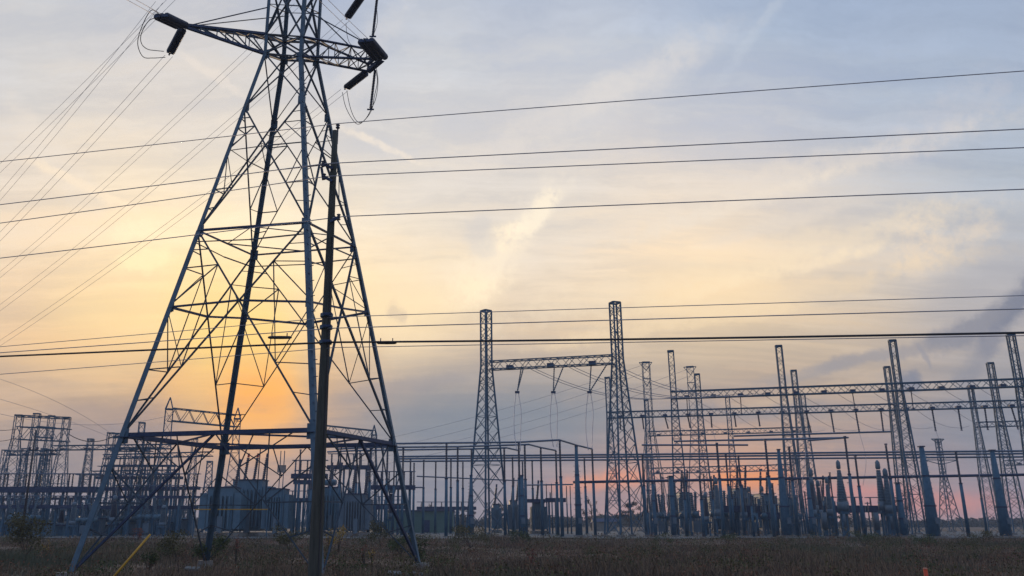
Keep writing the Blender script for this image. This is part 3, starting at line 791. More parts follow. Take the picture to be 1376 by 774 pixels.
# far orange-lit beam
p = at(870, 633, 235); q = at(1065, 628, 225)
beam(p, q, 1.1, 1.5, 'distant low lattice beam against the orange glow', 'gantry beams', 7, 'greysteel', .14, .24, 1.8)
for px, w in ((872, 0), (1063, 1)):
    p_ = at(px, 612, 230); t = clone(proto, (p_.x, 230, 0), 0, f'distant lattice column carrying the {"left" if not w else "right"} end of the low orange lit beam'); t.scale = (1, 1, p_.z/H1)
p = at(1352, 622, 210); q = at(1420, 620, 208); beam(p, q, 1.1, 1.2, 'short distant lattice beam touching the right edge', 'gantry beams', 2, 'greysteel', .14, .22, 1.8)
p_ = at(1420, 600, 208); t = clone(proto, (p_.x, 208, 0), 0, 'distant lattice column beyond the right edge'); t.scale = (1, 1, p_.z/H1)

# far transmission pylons
def pylon(x, ytop, Y, wpx, label, arms):
    p = at(x, ytop, Y); H = p.z
    t = lattice_proto('distant_pylon', label, 'pylon', (p.x, Y, 0), R(rnd.uniform(-20, 20)), (H, H*.62, H*.042, H*.17, H*.045, .15, .07), 'yardsteel', 'distant pylons')
    for i, (f, l) in enumerate(arms):
        mb = MB(); z = H*f
        mb.bar(V(-l, 0, z), V(l, 0, z), .18); mb.bar(V(-l, 0, z), V(0, 0, z - H*.05), .14); mb.bar(V(l, 0, z), V(0, 0, z - H*.05), .14)
        mb.obj('crossarm', M['yardsteel'], t)
pylon(867.5, 487, 205, 0, 'pale distant pylon with a flat top behind the high beam', [(1., 1.6), (.9, 1.)])
pylon(927, 493, 215, 0, 'distant pylon with a flat top, between two front row columns', [(1., 1.6), (.9, 1.)])
pylon(1260, 590, 190, 0, 'small distant pylon with two crossarms near the right edge', [(1., 1.5), (.77, 4.)])

# hanging insulators and droppers
def hang(p, ln, label, r=.14, dx=0):
    t = thing('hanging_insulator', label, 'insulator', p, 0, 'insulators hanging from the gantry beams')
    mb = MB(); mb.ribbed(V(0,0,0), V(dx,0,-ln), r, 12, .6, 7); mb.obj('disc_stack', M['porcelain'], t)
    mb = MB(); mb.box(V(dx,0,-ln-.08), (.3,.15,.18)); mb.obj('clamp', M['darksteel'], t)
    return V(p[0]+dx, p[1], p[2]-ln)
for i, (xa, xb, xc, yb) in enumerate(((700, 703, 697, 606), (744, 756, 746, 600), (792, 812, 793, 605))):
    a, b = beampt(xa, 0), beampt(xb, 0)
    yk = at(695 + i*48.5, 527, a.y)
    for P, w in ((a, 'vertical'), (b, 'slanting')):
        t = thing('v_insulator', f'{w} arm of the {ORD[i]} V string under the high beam, counted from the left', 'insulator', P, 0, 'V strings under the high beam')
        mb = MB(); mb.ribbed(V(0,0,0), yk - P, .12, 14, .6, 7); mb.obj('disc_stack', M['greypor'], t)
    mb = MB(); mb.box(V(0,0,0), (.7,.15,.35)); yo = mb.obj('yoke_plate', M['darksteel']); yo.location = yk
    tag(yo, f'steel yoke plate under the {ORD[i]} V string from the left', 'fitting', 'yoke plates')
    e = at(xc, yb, 116)
    for j, s in ((-1, 'left'), (1, 'right')):
        wire(smooth([yk + V(j*.2,0,-.2), lerp(yk, e, .35) + V(j*.5,0,0), lerp(yk, e, .7) + V(j*.45 - .1,0,0), e + V(j*.25,0,0)]), .05,
             f'{s} dropper wire of the pair below the {ORD[i]} V string from the left', 'wire', 'dropper_wire', 'wire', 'dropper wires')
k = 0
for rn_, ys_ in (('front', 0), ('middle', 0)):
    ps, rz, A, zb_ = RW[rn_]; n = 4*(len(ps)-1)
    for i in range(n):
        t_ = (i + .5)/n; p = lerp(ps[0], ps[-1], t_); p.z = zb_ - .62
        if proj(p)[0] > 1376: continue
        if rn_ == 'front' and i % 2 == 0: ln, rr = 2.6, .09
        elif rn_ == 'front': continue
        else: ln, rr = (3.6 if i > 6 else 2.0), .17
        b = hang(p, ln, f'hanging insulator, {ORD[i]} along the {rn_} gantry beam', rr, rnd.uniform(-.1, .5))
        if i % 3 == 1:
            e = at(proj(b)[0] + rnd.uniform(4, 16), 652, b.y - 6)
            wire(smooth([b, lerp(b, e, .5) + V(.8,0,-.3), e]), .035, f'thin dropper wire below the {ORD[i]} insulator of the {rn_} gantry beam', 'wire', 'dropper_wire', 'wire', 'dropper wires')
# strain wires from the high beam and between the gantry rows
tg = [(905, 533), (960, 522), (1060, 540), (1010, 528), (1110, 545), (1160, 540)]
fr, md, bk = RW['front'], RW['middle'], RW['back']
def onrow(r, px):
    ps, rz, A, zb_ = r; d = ray(px, 500); t = A[1]/(d.y - A[0]*d.x); return V(d.x*t, d.y*t, zb_ - .2)
for i, (xa, xb) in enumerate(((706, 915), (712, 930), (757, 965), (763, 985), (812, 1010), (818, 1030))):
    a = beampt(xa, 0); e = onrow(fr, xb)
    wire(sagged(a + V(0,0,.3), e, 2.2), .045, f'strain wire, {ORD[i]} of six from the high beam to the front gantry beam', 'wire', 'strain_wire', 'wire', 'strain wires from the high beam')
for i in range(9):
    xa = 925 + i*48
    a = onrow(fr, xa); e = onrow(md, xa + 60)
    wire(sagged(a, e, .9, 8), .035, f'strain wire, {ORD[i]} from left between front and middle gantry beams', 'wire', 'strain_wire', 'wire', 'strain wires between the gantries')
    a = onrow(md, xa - 40); e = onrow(bk, xa + 30)
    wire(sagged(a, e, 1.6, 8), .035, f'strain wire, {ORD[i]} from left between middle and back gantry beams', 'wire', 'strain_wire', 'wire', 'strain wires between the gantries')
# long low lines far behind the yard
for i, (y0, e_, ym) in enumerate(((600, (868, 489, 205), 557), (612, (868, 500, 205), 571), (622, (927, 495, 215), 583), (632, (927, 505, 215), 594))):
    wire(through(at(470, y0, 230), at(*e_), (650, ym)), .035, f'faint wire rising to the right towards the distant pylons, {ORD[i]} from the top', 'wire', 'power_line', 'wire', 'faint far wires')
for i, (y0, e_, ym) in enumerate(((492, (150, 583, 145), 530), (520, (150, 588, 145), 553), (540, (229, 558, 140), 566))):
    wire(through(at(-60, y0, 100), at(*e_), (55, ym)), .025, f'faint wire dipping to the right at the left edge, {ORD[i]} from the top', 'wire', 'power_line', 'wire', 'faint left wires')

# ------------------------------------------------------------------ rigid bus on tubular poles
HB = at(752, 592, 115).z
def bus_pole_proto(name, H, fr_, r0, r1, ri, label, loc):
    t = thing(name, label, 'bus pole', loc, 0, 'bus poles')
    mb = MB(); mb.tube([V(0,0,0), V(0,0,H*fr_)], [r0, r1], 12); mb.obj('steel_tube', M['yardsteel'], t, True)
    mb = MB(); mb.tube([V(0,0,H*fr_-.06), V(0,0,H*fr_+.06)], r1*1.25, 12); mb.obj('flange', M['darksteel'], t)
    mb = MB(); mb.ribbed(V(0,0,H*fr_+.04), V(0,0,H-.2), ri, 22, .7, 8); mb.obj('post_insulator', M['porcelain'], t)
    mb = MB(); mb.box(V(0,0,H-.1), (.3,.3,.2)); mb.obj('bus_clamp', M['darksteel'], t)
    mb = MB(); mb.box(V(0,0,.05), (.9,.9,.3)); mb.obj('footing', M['concrete'], t)
    return t
protoA = None
groups = [
 ('front bus of the middle yard', [(521,597),(600,596),(697,595),(752,592),(775,599),(795.5,604)]),
 ('second bus of the middle yard', [(498,602),(542,602),(615,601),(705,598),(726.5,602),(746.8,606)]),
 ('third bus of the middle yard', [(480,606),(633.6,604),(677.5,602),(697,606)]),
 ('back bus of the middle yard', [(569.5,618),(606,617),(622,619),(688.6,614),(715,620),(785,616),(551.7,617)]),
 ('inner bus of the middle yard', [(585.6,621),(702,619),(556.5,622)]),
]
allp = {}
for gname, pts in groups:
    ps = [atz(x, y, HB) for x, y in pts]; allp[gname] = ps
    order = sorted(range(len(pts)), key=lambda i: pts[i][0])
    for o_, i in enumerate(order):
        p = ps[i]; lab = f'slender pole with ribbed top, {ORD[o_]} from left under the {gname}'
        if protoA is None: protoA = bus_pole_proto('bus_pole', HB, .62, .24, .20, .17, lab, (p.x, p.y, 0))
        else: clone(protoA, (p.x, p.y, 0), 0, lab)
        if (gname, i) in (('front bus of the middle yard', 4), ('third bus of the middle yard', 1), ('front bus of the middle yard', 2)):
            pass
# stouter poles
def tapered(px, ytop, Y, rb, rt, label, H=None):
    p = at(px, ytop, Y); t = thing('tapered_pole', label, 'steel pole', (p.x, Y, 0), 0, 'stout tapered poles')
    mb = MB(); mb.tube([V(0,0,0), V(0,0,p.z*.35), V(0,0,p.z)], [rb, rb*.75 + rt*.25, rt], 16); mb.obj('shaft', M['yardsteel'], t, True)
    mb = MB(); mb.box(V(0,0,p.z + .1), (rt*2.4, rt*2.2, .15)); mb.obj('cap_plate', M['darksteel'], t)
    for f_ in (.35, .68):
        r_f = rb + (rt - rb)*f_ if f_ > .35 else rb*.75 + rt*.25
        mb = MB(); mb.tube([V(0,0,p.z*f_ - .09), V(0,0,p.z*f_ + .09)], r_f*1.18, 16); mb.obj('flange', M['darksteel'], t)
    mb = MB()
    for i_ in range(14):
        z_ = 1.5 + (p.z - 2)*i_/14; r_i = rb + (rt - rb)*z_/p.z; mb.bar(V(-r_i - .2, 0, z_), V(r_i + .2, 0, z_), .05)
    mb.obj('climbing_pegs', M['darksteel'], t, kind='stuff')
    mb = MB(); mb.box(V(rb*.3, -rb*.95, 2.2), (.5, .25, .8)); mb.obj('control_box', M['tankgrey'], t)
    mb = MB(); mb.box(V(0,0,.1), (rb*2.8, rb*2.8, .4)); mb.obj('footing', M['concrete'], t)
for i, (x, y, Y, rb, rt, lb) in enumerate((
    (774, 600, 121, .5, .2, 'stout tapered steel pole under the slanting bus end, right of the middle yard'),
    (701, 640, 118, .3, .22, 'thick short steel pole between two slender poles of the middle yard'),
    (633, 640, 124, .42, .2, 'stout steel pole at the left foot of the left tall tower'),
    (1046, 605, 118, .72, .2, 'stout tapered pole left of the third front gantry column'),
    (1238, 601, 112, .78, .3, 'stout tapered pole leaning against the sky right of the third front gantry column'),
    (1333, 606, 114, .74, .28, 'stout tapered pole between the last two back gantry columns'),
    (901, 641, 120, .36, .3, 'thick straight steel pole at the foot of the first front gantry column'),
    (1085, 645, 116, .42, .2, 'stout tapered pole right of the second front gantry column'),
    (877, 650, 119, .26, .2, 'thick short pole near the right foot of the tallest tower'),
    (1206, 650, 118, .5, .3, 'thick pole at the right end of the instrument transformer row'))):
    tapered(x, y, Y, rb, rt, lb)
# slender poles right side
ps_r = [(863,612,126),(963,595,112),(1028,590,111),(1135,586,111),(1190,596,118),(1284,606,116),(1314,641,150),(1149,612,118),(992,612,128),(940,640,118),(918,640,122),(1060,600,120),(975,610,130)]
for o_, (x, y, Y) in enumerate(sorted(ps_r)):
    p = at(x, y, Y); c = clone(protoA, (p.x, Y, 0), 0, f'slender pole with ribbed top, {ORD[o_]} from left in the right half yard'); c.scale = (1, 1, p.z/HB)
# bus tubes
def bustube(pts, r, label, mat='tube', spl=False):
    mb = MB(); o = Vector(pts[0]); mb.tube([Vector(p) - o for p in pts], r, 8); ob = mb.obj('bus_tube', M[mat], None); ob.location = o
    return tag(ob, label, 'bus tube', 'aluminium bus tubes')
for gname, first, seq in (('front bus of the middle yard', (470, 599), (0,1,2,3,4,5)), ('second bus of the middle yard', (455, 604), (0,1,2,3,5)), ('third bus of the middle yard', (440, 608), (0,1,2,3))):
    a = atz(*first, HB); mx = [allp[gname][i] for i in seq]
    if gname.startswith('second'): mx = [allp[gname][0], allp[gname][2], atz(711, 598, HB), allp[gname][4], allp[gname][5]]
    if gname.startswith('third'): mx = [allp[gname][0], allp[gname][1], atz(681, 602.5, HB), allp[gname][3]]
    bustube([a + V(0,0,.08)] + [p + V(0,0,.08) for p in mx], .13, f'{gname}, a bent aluminium tube')
for i, (y0, y1) in enumerate(((613.5, 605.5), (616.5, 609), (620, 613.5))):
    bustube([atz(536, y0, HB+.15), atz(1430, y1, HB+.15)], .16, f'very long level bus tube crossing the yard, {ORD[i]} of three from the top', 'tube')
bustube([at(770, 648, 130), at(1430, 637, 124)], .2, 'long low bus tube across the right half of the yard', 'darksteel')
for i, (x0, y0, x1, y1, Y) in enumerate(((862,598,1005,598,112),(905,593,1140,588,118),(985,586,1197,580,112),(980,592,1085,590,116),(1085,592,1137,588,111),(770,651,700,652,150),(533,655,570,655,150),(560,640,700,646,160))):
    bustube([at(x0, y0, Y), at(x1, y1, Y)], .12, f'short level bus tube in the yard, {ORD[i]} of the short ones' if i > 4 else ['short bus tube crossing the foot of the back column', 'mid height bus tube behind the second front column', 'highest short bus tube ending left of the third front column', 'short bus tube at the top of the pole left of the second front column', 'short bus tube ending on the slender pole between gantries'][i])

# ------------------------------------------------------------------ yard equipment
def breaker(px, Y, s, label, nm=3):
    b = at(px, 715, Y); t = thing('circuit_breaker', label, 'circuit breaker', (b.x, Y, 0), R(rnd.uniform(-25, 25)), 'circuit breakers')
    mb = MB(); 
    for x in (-1.5*s, 1.5*s): mb.bar(V(x,0,0), V(x,0,2.6*s), .22*s)
    mb.bar(V(-2*s,0,2.6*s), V(2*s,0,2.6*s), .3*s); mb.obj('stand', M['yardsteel'], t)
    for i in range(nm):
        x = (-1.5 + 3*i/(nm-1))*s if nm > 1 else 0
        mb = MB(); mb.tube([V(x,-.9*s,3.0*s), V(x,.9*s,3.0*s)], .42*s, 12); mb.obj('tank', M['tankblue'], t, True)
        for d in (-1, 1):
            mb = MB(); mb.ribbed(V(x, d*.6*s, 3.3*s), V(x + .12*d*s, d*1.5*s, 6.1*s), .24*s, 10, .6, 8); mb.obj('bushing', M['greypor'], t)
    mb = MB(); mb.box(V(0,-.6*s,1.3*s), (1.1*s,.6*s,1.5*s)); mb.obj('control_cabinet', M['tankgrey'], t)
    return t
def itrans(px, Y, H, rb, rt, label, mat='greypor'):
    b = at(px, 715, Y); t = thing('instrument_transformer', label, 'instrument transformer', (b.x, Y, 0), 0, 'instrument transformers')
    mb = MB(); mb.bar(V(-.35,0,0), V(-.35,0,H*.34), .2); mb.bar(V(.35,0,0), V(.35,0,H*.34), .2); mb.bar(V(0,0,H*.3), V(0,0,H*.34), 1.1); mb.obj('stand', M['yardsteel'], t)
    mb = MB(); mb.tube([V(0,0,H*.34), V(0,0,H*.46)], rb*.9, 12); mb.obj('base_tank', M['tankgrey'], t, True)
    pts = []; rs = []; n = 20
    for i in range(n):
        for f, k_ in ((.1, .8), (.5, 1.)):
            z = (i + f)/n; pts.append(V(0,0,H*.46 + H*.42*z)); rs.append((rb*.9*(1-z) + rt*z)*k_)
    mb = MB(); mb.tube(pts, rs, 10); mb.obj('ribbed_column', M[mat], t)
    mb = MB(); mb.tube([V(0,0,H*.88), V(0,0,H*.9), V(0,0,H*.97), V(0,0,H)], [rt*.8, rt*1.15, rt*1.05, rt*.4], 12); mb.obj('head', M['tankgrey'], t, True)
    return t
def switch_rack(px0, px1, yb, Y, ni, label, hi=1.9, posts=4, thick=.45, mat='yardsteel', bus=True):
    a, b = at(px0, yb, Y), at(px1, yb, Y); ln = b.x - a.x; z = a.z
    t = thing('bus_support_rack', label, 'equipment rack', (a.x, Y, 0), 0, 'bus support racks')
    for i in range(posts):
        mb = MB(); x = ln*(i + .5)/posts; mb.bar(V(x,0,0), V(x,0,z), .32); mb.obj('post', M[mat], t)
    for yy in (-.5, .5):
        mb = MB(); mb.bar(V(0,yy,z), V(ln,yy,z), .22, thick); mb.obj('beam', M['darksteel' if yy < 0 else mat], t)
    for i in range(ni):
        x = ln*(i + .5)/ni; mb = MB(); mb.ribbed(V(x, -.3 if i % 2 else .3, z + thick/2), V(x, -.3 if i % 2 else .3, z + thick/2 + hi), .15, 8, .6, 7); mb.obj('post_insulator', M['porcelain' if i % 3 else 'greypor'], t)
    if bus:
        for yy in (-.3, .3):
            mb = MB(); mb.tube([V(0,yy,z + thick/2 + hi), V(ln,yy,z + thick/2 + hi)], .07, 6); mb.obj('bus_bar', M['tube'], t)
    return t
# right hand equipment
k = 0
eq = [(x + rnd.uniform(-3,3), rnd.uniform(118, 150)) for x in (885, 912, 930, 950, 968, 984, 1000, 1012, 1026, 1040, 1058, 1072, 1100, 1120)]
for i, (x, Y) in enumerate(eq):
    itrans(x, Y, rnd.uniform(5.6, 8.6), rnd.uniform(.38, .6), rnd.uniform(.2, .3), f'ribbed instrument transformer, {ORD[i]} from left in the crowded right bays', 'greypor' if i % 3 else 'porcelain')
for i, (x, Y) in enumerate(((890,140),(905,160),(935,134),(975,138),(990,158),(1015,132),(1060,138))):
    breaker(x, Y, rnd.uniform(.95, 1.15), f'circuit breaker with slanted bushings, {ORD[i]} from left in the crowded right bays')
itrans(1137, 119, 10.4, .85, .26, 'tall tapering instrument transformer standing alone, left of the grey transformers')
itrans(1191, 122, 10.6, .7, .3, 'tall twin headed instrument transformer, left one beside the stout pole')
itrans(1200, 121, 9.4, .7, .3, 'tall instrument transformer, right one beside the stout pole')
itrans(1098, 124, 9.6, .65, .28, 'tall instrument transformer right of the second front gantry column')
itrans(1106, 138, 8.6, .6, .3, 'slim instrument transformer with a dark head before the pink sky', 'porcelain')
for i, (x0, x1, y) in enumerate(((1108, 1160, 684), (1165, 1208, 684), (960, 1020, 684), (1000, 1050, 693))):
    switch_rack(x0, x1, y, 128 + 3*i, 5 if i > 1 else 3, f'steel equipment table, {ORD[i]} of four in the right hand bays', 1.2, 3, 1.0)
for i, x in enumerate((1108, 1133, 1160, 1178, 1197)):
    p = at(x, 700, 126); mb = MB(); mb.tube([V(0,0,1.), V(0,0,3.4)], .38, 12); t = thing('capacitor_can', f'pale grey capacitor can under the equipment tables, {ORD[i]} from the left', 'capacitor', (p.x, 126, 0), 0, 'capacitor cans')
    mb.obj('can', M['tankgrey'], t, True); mb = MB(); mb.bar(V(0,0,0), V(0,0,1.), .5); mb.obj('pedestal', M['yardsteel'], t)
switch_rack(733, 760, 672, 150, 2, 'dark raised switch platform behind the slanting bus end', 1.0, 3, .7, bus=False)
switch_rack(700, 733, 673, 152, 3, 'dark raised switch platform left of the slanting bus end', .6, 3, .6, bus=False)
for i, x in enumerate((734, 741, 761, 766)):
    p = at(x, 650 + (i > 1)*3, 155); c = clone(protoA, (p.x, 155, 0), 0, f'short thin pole, {ORD[i]} from the left behind the slanting bus end'); c.scale = (.6, .6, p.z/HB)

def transformer(px0, px1, ytop, ybase, Y, label, fins, mat='tankblue', bush=3, cons=True, red=0, dy=4.5):
    a, b = at(px0, ytop, Y), at(px1, ytop, Y); W = b.x - a.x; Z = a.z
    t = thing('power_transformer', label, 'transformer', ((a.x + b.x)/2, Y + dy/2, 0), 0, 'power transformers')
    mb = MB(); mb.box(V(0,0,.3), (W*1.05, dy*1.1, .6)); mb.obj('plinth', M['concrete'], t)
    mb = MB(); mb.box(V(0,0,(Z + .8)/2), (W*.62, dy*.8, Z - .8)); mb.obj('tank', M[mat], t)
    mb = MB(); mb.box(V(0,0,Z + .06), (W*.66, dy*.86, .14)); mb.obj('tank_cover', M['darksteel'], t)
    for s in (-1, 1):
        f = MB()
        for i in range(fins):
            y = -dy*.42 + dy*.84*(i + .5)/fins; f = MB(); f.box(V(s*W*.41, y, Z*.53), (W*.17, dy*.84/fins*.45, Z*.72)); f.obj('radiator_fin', M[mat], t)
        for zz in (Z*.2, Z*.86):
            p_ = MB(); p_.tube([V(s*W*.30, 0, zz), V(s*W*.5, 0, zz)], .12, 8); p_.obj('header_pipe', M['darksteel'], t)
    nf = max(4, fins)
    for i in range(nf):
        x = -W*.29 + W*.58*(i + .5)/nf; f = MB(); f.box(V(x, -dy*.47, Z*.5), (W*.58/nf*.4, dy*.14, Z*.66)); f.obj('cooling_fin', M[mat], t)
    mb = MB(); mb.box(V(W*.08, -dy*.62, Z*.25), (W*.12, .6, Z*.35)); mb.obj('control_cabinet', M['tankgrey'], t)
    if cons:
        mb = MB(); mb.tube([V(-W*.33, dy*.2, Z + .9), V(W*.1, dy*.2, Z + .9)], .5, 14); mb.obj('conservator', M[mat], t, True)
    for i in range(bush):
        x = -W*.12 + W*.4*i/max(1, bush-1)
        c = MB(); c.ribbed(V(x, -dy*.1, Z + .12), V(x + .35, -dy*.1, Z + 3.4), .26, 12, .6, 9); bu = c.obj('bushing', M['porcelain'], t)
        c = MB(); c.tube([V(x + .35, -dy*.1, Z + 3.4), V(x + .4, -dy*.1, Z + 4.0)], .17, 8); c.obj('cap', M['red' if i < red else 'darksteel'], bu)
    return t
transformer(268, 324, 655, 715, 119, 'large blue grey power transformer at the left of the pair behind the tower leg', 6, 'tankblue', 2, False, 0)
transformer(300, 364, 645, 715, 126, 'tallest blue grey power transformer with two red capped bushings', 7, 'tankblue', 3, False, 2)
transformer(352, 388, 657, 715, 122, 'blue grey transformer with ribbed radiators left of the wooden pole', 6, 'tankblue', 0, False)
transformer(455, 498, 664, 716, 124, 'grey ribbed transformer right of the wooden pole', 7, 'tankgrey', 2, False)
transformer(427, 460, 655, 716, 135, 'dark transformer just right of the wooden pole', 5, 'tankblue', 2, True)
transformer(682, 699, 673, 716, 150, 'small pale transformer between the slender poles', 5, 'tankgrey', 2, False)
transformer(714, 736, 676, 716, 152, 'small transformer left of the raised platform', 5, 'tankblue', 1, False)
transformer(660, 674, 678, 712, 170, 'distant dark transformer behind the left tall tower', 4, 'tankblue', 1, False)
thin = []
for i, (x0, x1, yt, Y, m_) in enumerate(((912, 930, 662, 152, 'tankblue'), (955, 975, 668, 156, 'tankblue'), (984, 1012, 657, 150, 'tankgrey'), (1018, 1040, 664, 154, 'tankblue'), (1052, 1070, 670, 158, 'tankblue'), (1104, 1124, 668, 160, 'tankgrey'))):
    transformer(x0, x1, yt, 716, Y, f'bank transformer, {ORD[i]} from left in the crowded right bays', 4, m_, 2, False)
for i, x in enumerate((865, 869, 876, 883, 890, 899, 904, 912, 917, 925, 932, 937, 944, 952, 962, 973, 978, 986, 991, 1001, 1010, 1021, 1025, 1031, 1042, 1049, 1058, 1063, 1073, 1088, 1095, 1111, 1123, 1142, 1156, 1168)):
    Y = rnd.uniform(125, 190); p = at(x + rnd.uniform(-3, 3), rnd.uniform(640, 690), Y)
    thin.append((p.x, Y, p.z))
thin.sort(key=lambda q: q[0]/q[1])
for i, (x, Y, z) in enumerate(thin):
    t = thing('yard_post', f'thin plain yard post, {ORD[i % 18]} from left in the {"western" if i < 18 else "eastern"} half of the crowded right bays', 'post', (x, Y, 0), 0, 'thin yard posts')
    mb = MB(); mb.tube([V(0,0,0), V(0,0,z)], [.13, .08], 6); mb.obj('shaft', M['yardsteel'], t)
    mb = MB(); mb.bar(V(-.4,0,z - .2), V(.4,0,z - .2), .12); mb.obj('arm', M['darksteel'], t)
for i, x in enumerate((872, 886, 895, 908, 921, 947, 958, 969, 981, 996, 1006, 1015, 1036, 1053, 1067, 1079, 1103, 1117, 1128)):
    Y = rnd.uniform(120, 165); p = at(x + rnd.uniform(-3, 3), rnd.uniform(632, 672), Y)
    c = clone(protoA, (p.x, Y, 0), 0, f'short thin yard pole, {ORD[i]} from left in the crowded right bays'); c.scale = (.75, .75, p.z/HB)
# sign on a thin mast
p = at(378.5, 630, 115); t = thing('mast_sign', 'small grey rectangular panel on a thin mast above the transformers', 'sign', (p.x, 115, 0))
mb = MB(); mb.box(V(0,0,p.z), (1.15,.06,1.0)); mb.obj('panel', M['signgrey'], t)
for dx in (-.25, .25):
    mb = MB(); mb.bar(V(dx,.1,0), V(dx,.1,p.z + 2.4), .1); mb.obj('post', M['yardsteel'], t)
# yellow rail in front of the transformers
a, b = at(262, 684.5, 116), at(360, 685, 116); t = thing('guard_rail', 'thin yellow rail in front of the large transformers', 'rail', (a.x, 116, 0))
mb = MB(); mb.bar(V(0,0,a.z), V(b.x-a.x,0,a.z), .14); mb.obj('rail', M['yellow'], t)
for f in (0, .5, 1):
    mb = MB(); mb.bar(V((b.x-a.x)*f,0,0), V((b.x-a.x)*f,0,a.z), .12); mb.obj('post', M['yardsteel'], t)

# middle yard racks behind the tower
for i, (x0, x1, y, Y, ni, hi) in enumerate(sorted([(497,558,655,140,6,2.2),(505,540,681,150,4,1.4),(392,440,640,128,6,2.0),(395,452,648,145,5,1.6),(440,500,628,150,6,2.0),(388,430,672,150,5,1.2),(500,545,682,160,4,1.0),(560,640,683,190,6,1.0)])):
    switch_rack(x0, x1, y, Y, ni, f'raised insulator rack, {ORD[i]} from left around the wooden pole', hi, 4, .7)
for i, (x, y, Y) in enumerate(sorted([(404,604,125),(420,620,140),(446,612,135),(458,606,130),(470,618,140),(484,606,126),(505,618,140),(515,600,132),(530,612,138),(431,610,150)])):
    p = at(x, y, Y); c = clone(protoA, (p.x, Y, 0), 0, f'slender pole, {ORD[i]} from left between wooden pole and tower right leg'); c.scale = (.85, .85, p.z/HB)
for i, (x, y) in enumerate(((430, 640), (468, 650), (492, 645), (525, 660))):
    itrans(x, 140, 7.5, .5, .3, f'brown instrument transformer, {ORD[i]} from left near the wooden pole', 'porcelain')
# green building
a, b = at(520, 687, 175), at(609, 687, 175); W = b.x - a.x
t = thing('warehouse', 'low green clad building behind the slender bus poles', 'building', ((a.x+b.x)/2, 175, 0))
mb = MB(); mb.box(V(0,4,a.z/2), (W, 8, a.z)); mb.obj('wall', M['teal'], t)
mb = MB(); mb.box(V(0,4,a.z + .12), (W + .5, 8.6, .24)); mb.obj('roof', M['darksteel'], t)
for i in range(14):
    mb = MB(); mb.box(V(-W/2 + W*(i+.5)/14, -.04, a.z/2), (.12,.08,a.z*.98)); mb.obj('cladding_rib', M['teal'], t)
mb = MB(); mb.box(V(W*.1,-.06,1.3), (1.3,.1,2.4)); mb.obj('door', M['darksteel'], t)
# distant small building right of centre
p = at(812, 700, 210); t = thing('site_hut', 'small distant pale hut left of the tallest tower foot', 'hut', (p.x, 210, 0))
mb = MB(); mb.box(V(0,0,1.1), (5.5,3,2.2)); mb.obj('wall', M['concrete'], t); mb = MB(); mb.add([(-3,-1.8,2.2),(3,-1.8,2.2),(3,1.8,2.2),(-3,1.8,2.2),(-3,0,3.0),(3,0,3.0)], [(0,1,5,4),(2,3,4,5),(0,4,3),(1,2,5),(3,2,1,0)]); mb.obj('roof', M['darksteel'], t)

# ------------------------------------------------------------------ left yard gantries
GA = {}
def lcol(px, ytop, Y, label, wb=3.6, wt=1.2, rz=0, peak=0, panel=1.5):
    p = at(px, ytop, Y)
    return lattice_proto('lattice_column', label, 'lattice column', (p.x, Y, 0), rz, (p.z - peak, (p.z-peak)*.8, wt*.85, wb*.85, panel*1.25, .14, .055, peak), 'yardsteel', 'columns of the left hand gantries')
cols = [
 (26, 558, 150, 'left front column of the boxy gantry at the left edge', 5.0, 1.4, .2, 0), (90, 561, 150, 'right front column of the boxy gantry near the left edge', 4.6, 1.3, .2, 0),
 (50, 556, 162, 'left rear column of the boxy gantry near the left edge', 4.0, 1.3, .2, 0), (70, 559, 164, 'right rear column of the boxy gantry near the left edge', 4.0, 1.3, .2, 0),
 (150, 582, 145, 'left column of the flat topped gantry behind the tower left leg', 4.6, 1.3, .1, 0), (198, 585, 150, 'right column of the flat topped gantry behind the tower left leg', 4.6, 1.3, .1, 0),
 (229, 534, 140, 'left peaked lattice column of the gantry against the glow', 4.6, 1.4, .3, 2.0), (320, 548, 152, 'right peaked lattice column of the gantry against the glow', 4.4, 1.3, .3, 2.0),
 (503, 571, 168, 'peaked lattice column right of the wooden pole', 3.4, 1.1, .3, 2.0), (425, 566, 160, 'peaked lattice column hidden behind the wooden pole', 3.4, 1.1, .3, 2.0),
 (8, 605, 160, 'low lattice column at the very left edge', 3.5, 1.2, 0, 0), (64, 604, 158, 'low lattice column under the boxy gantry', 3.2, 1.1, 0, 0),
 (172, 604, 170, 'low lattice column behind the flat topped gantry', 3.2, 1.1, 0, 0), (262, 590, 175, 'low lattice column behind the diagonal of the tower left leg', 3.0, 1.1, 0, 0)]
for (x, y, Y, lb, wb, wt, rz, pk_) in cols: lcol(x, y, Y, lb, wb, wt, rz, pk_)
def lb(x0, y0, Y0, x1, y1, Y1, lab, w=1.2, h=1.6, nb=3):
    beam(at(x0, y0, Y0), at(x1, y1, Y1), w, h, lab, 'left hand gantry beams', nb, 'yardsteel', .08, .15, 1.4)
lb(24, 582, 150, 93, 585, 150, 'front box beam of the boxy gantry at the left edge', 1.4, 2.2, 0)
lb(48, 580, 162, 73, 582, 164, 'rear box beam of the boxy gantry at the left edge', 1.4, 2.0, 0)
lb(24, 559, 150, 93, 562, 150, 'thin top beam of the boxy gantry at the left edge', .5, .3, 0)
lb(150, 585, 145, 200, 587, 150, 'top beam of the flat topped gantry', 1.4, .7, 3)
lb(229, 557, 140, 320, 566, 152, 'wide openwork beam between the two peaked columns against the glow', 1.4, 2.1, 0)
lb(425, 577, 160, 503, 585, 168, 'openwork beam right of the wooden pole', 1.2, 1.8, 0)
lb(70, 602, 158, 232, 600, 152, 'low beam running right from the boxy gantry', 1.0, .8, 5)
lb(8, 609, 160, 80, 608, 158, 'low beam at the very left edge', 1.0, .8, 4)
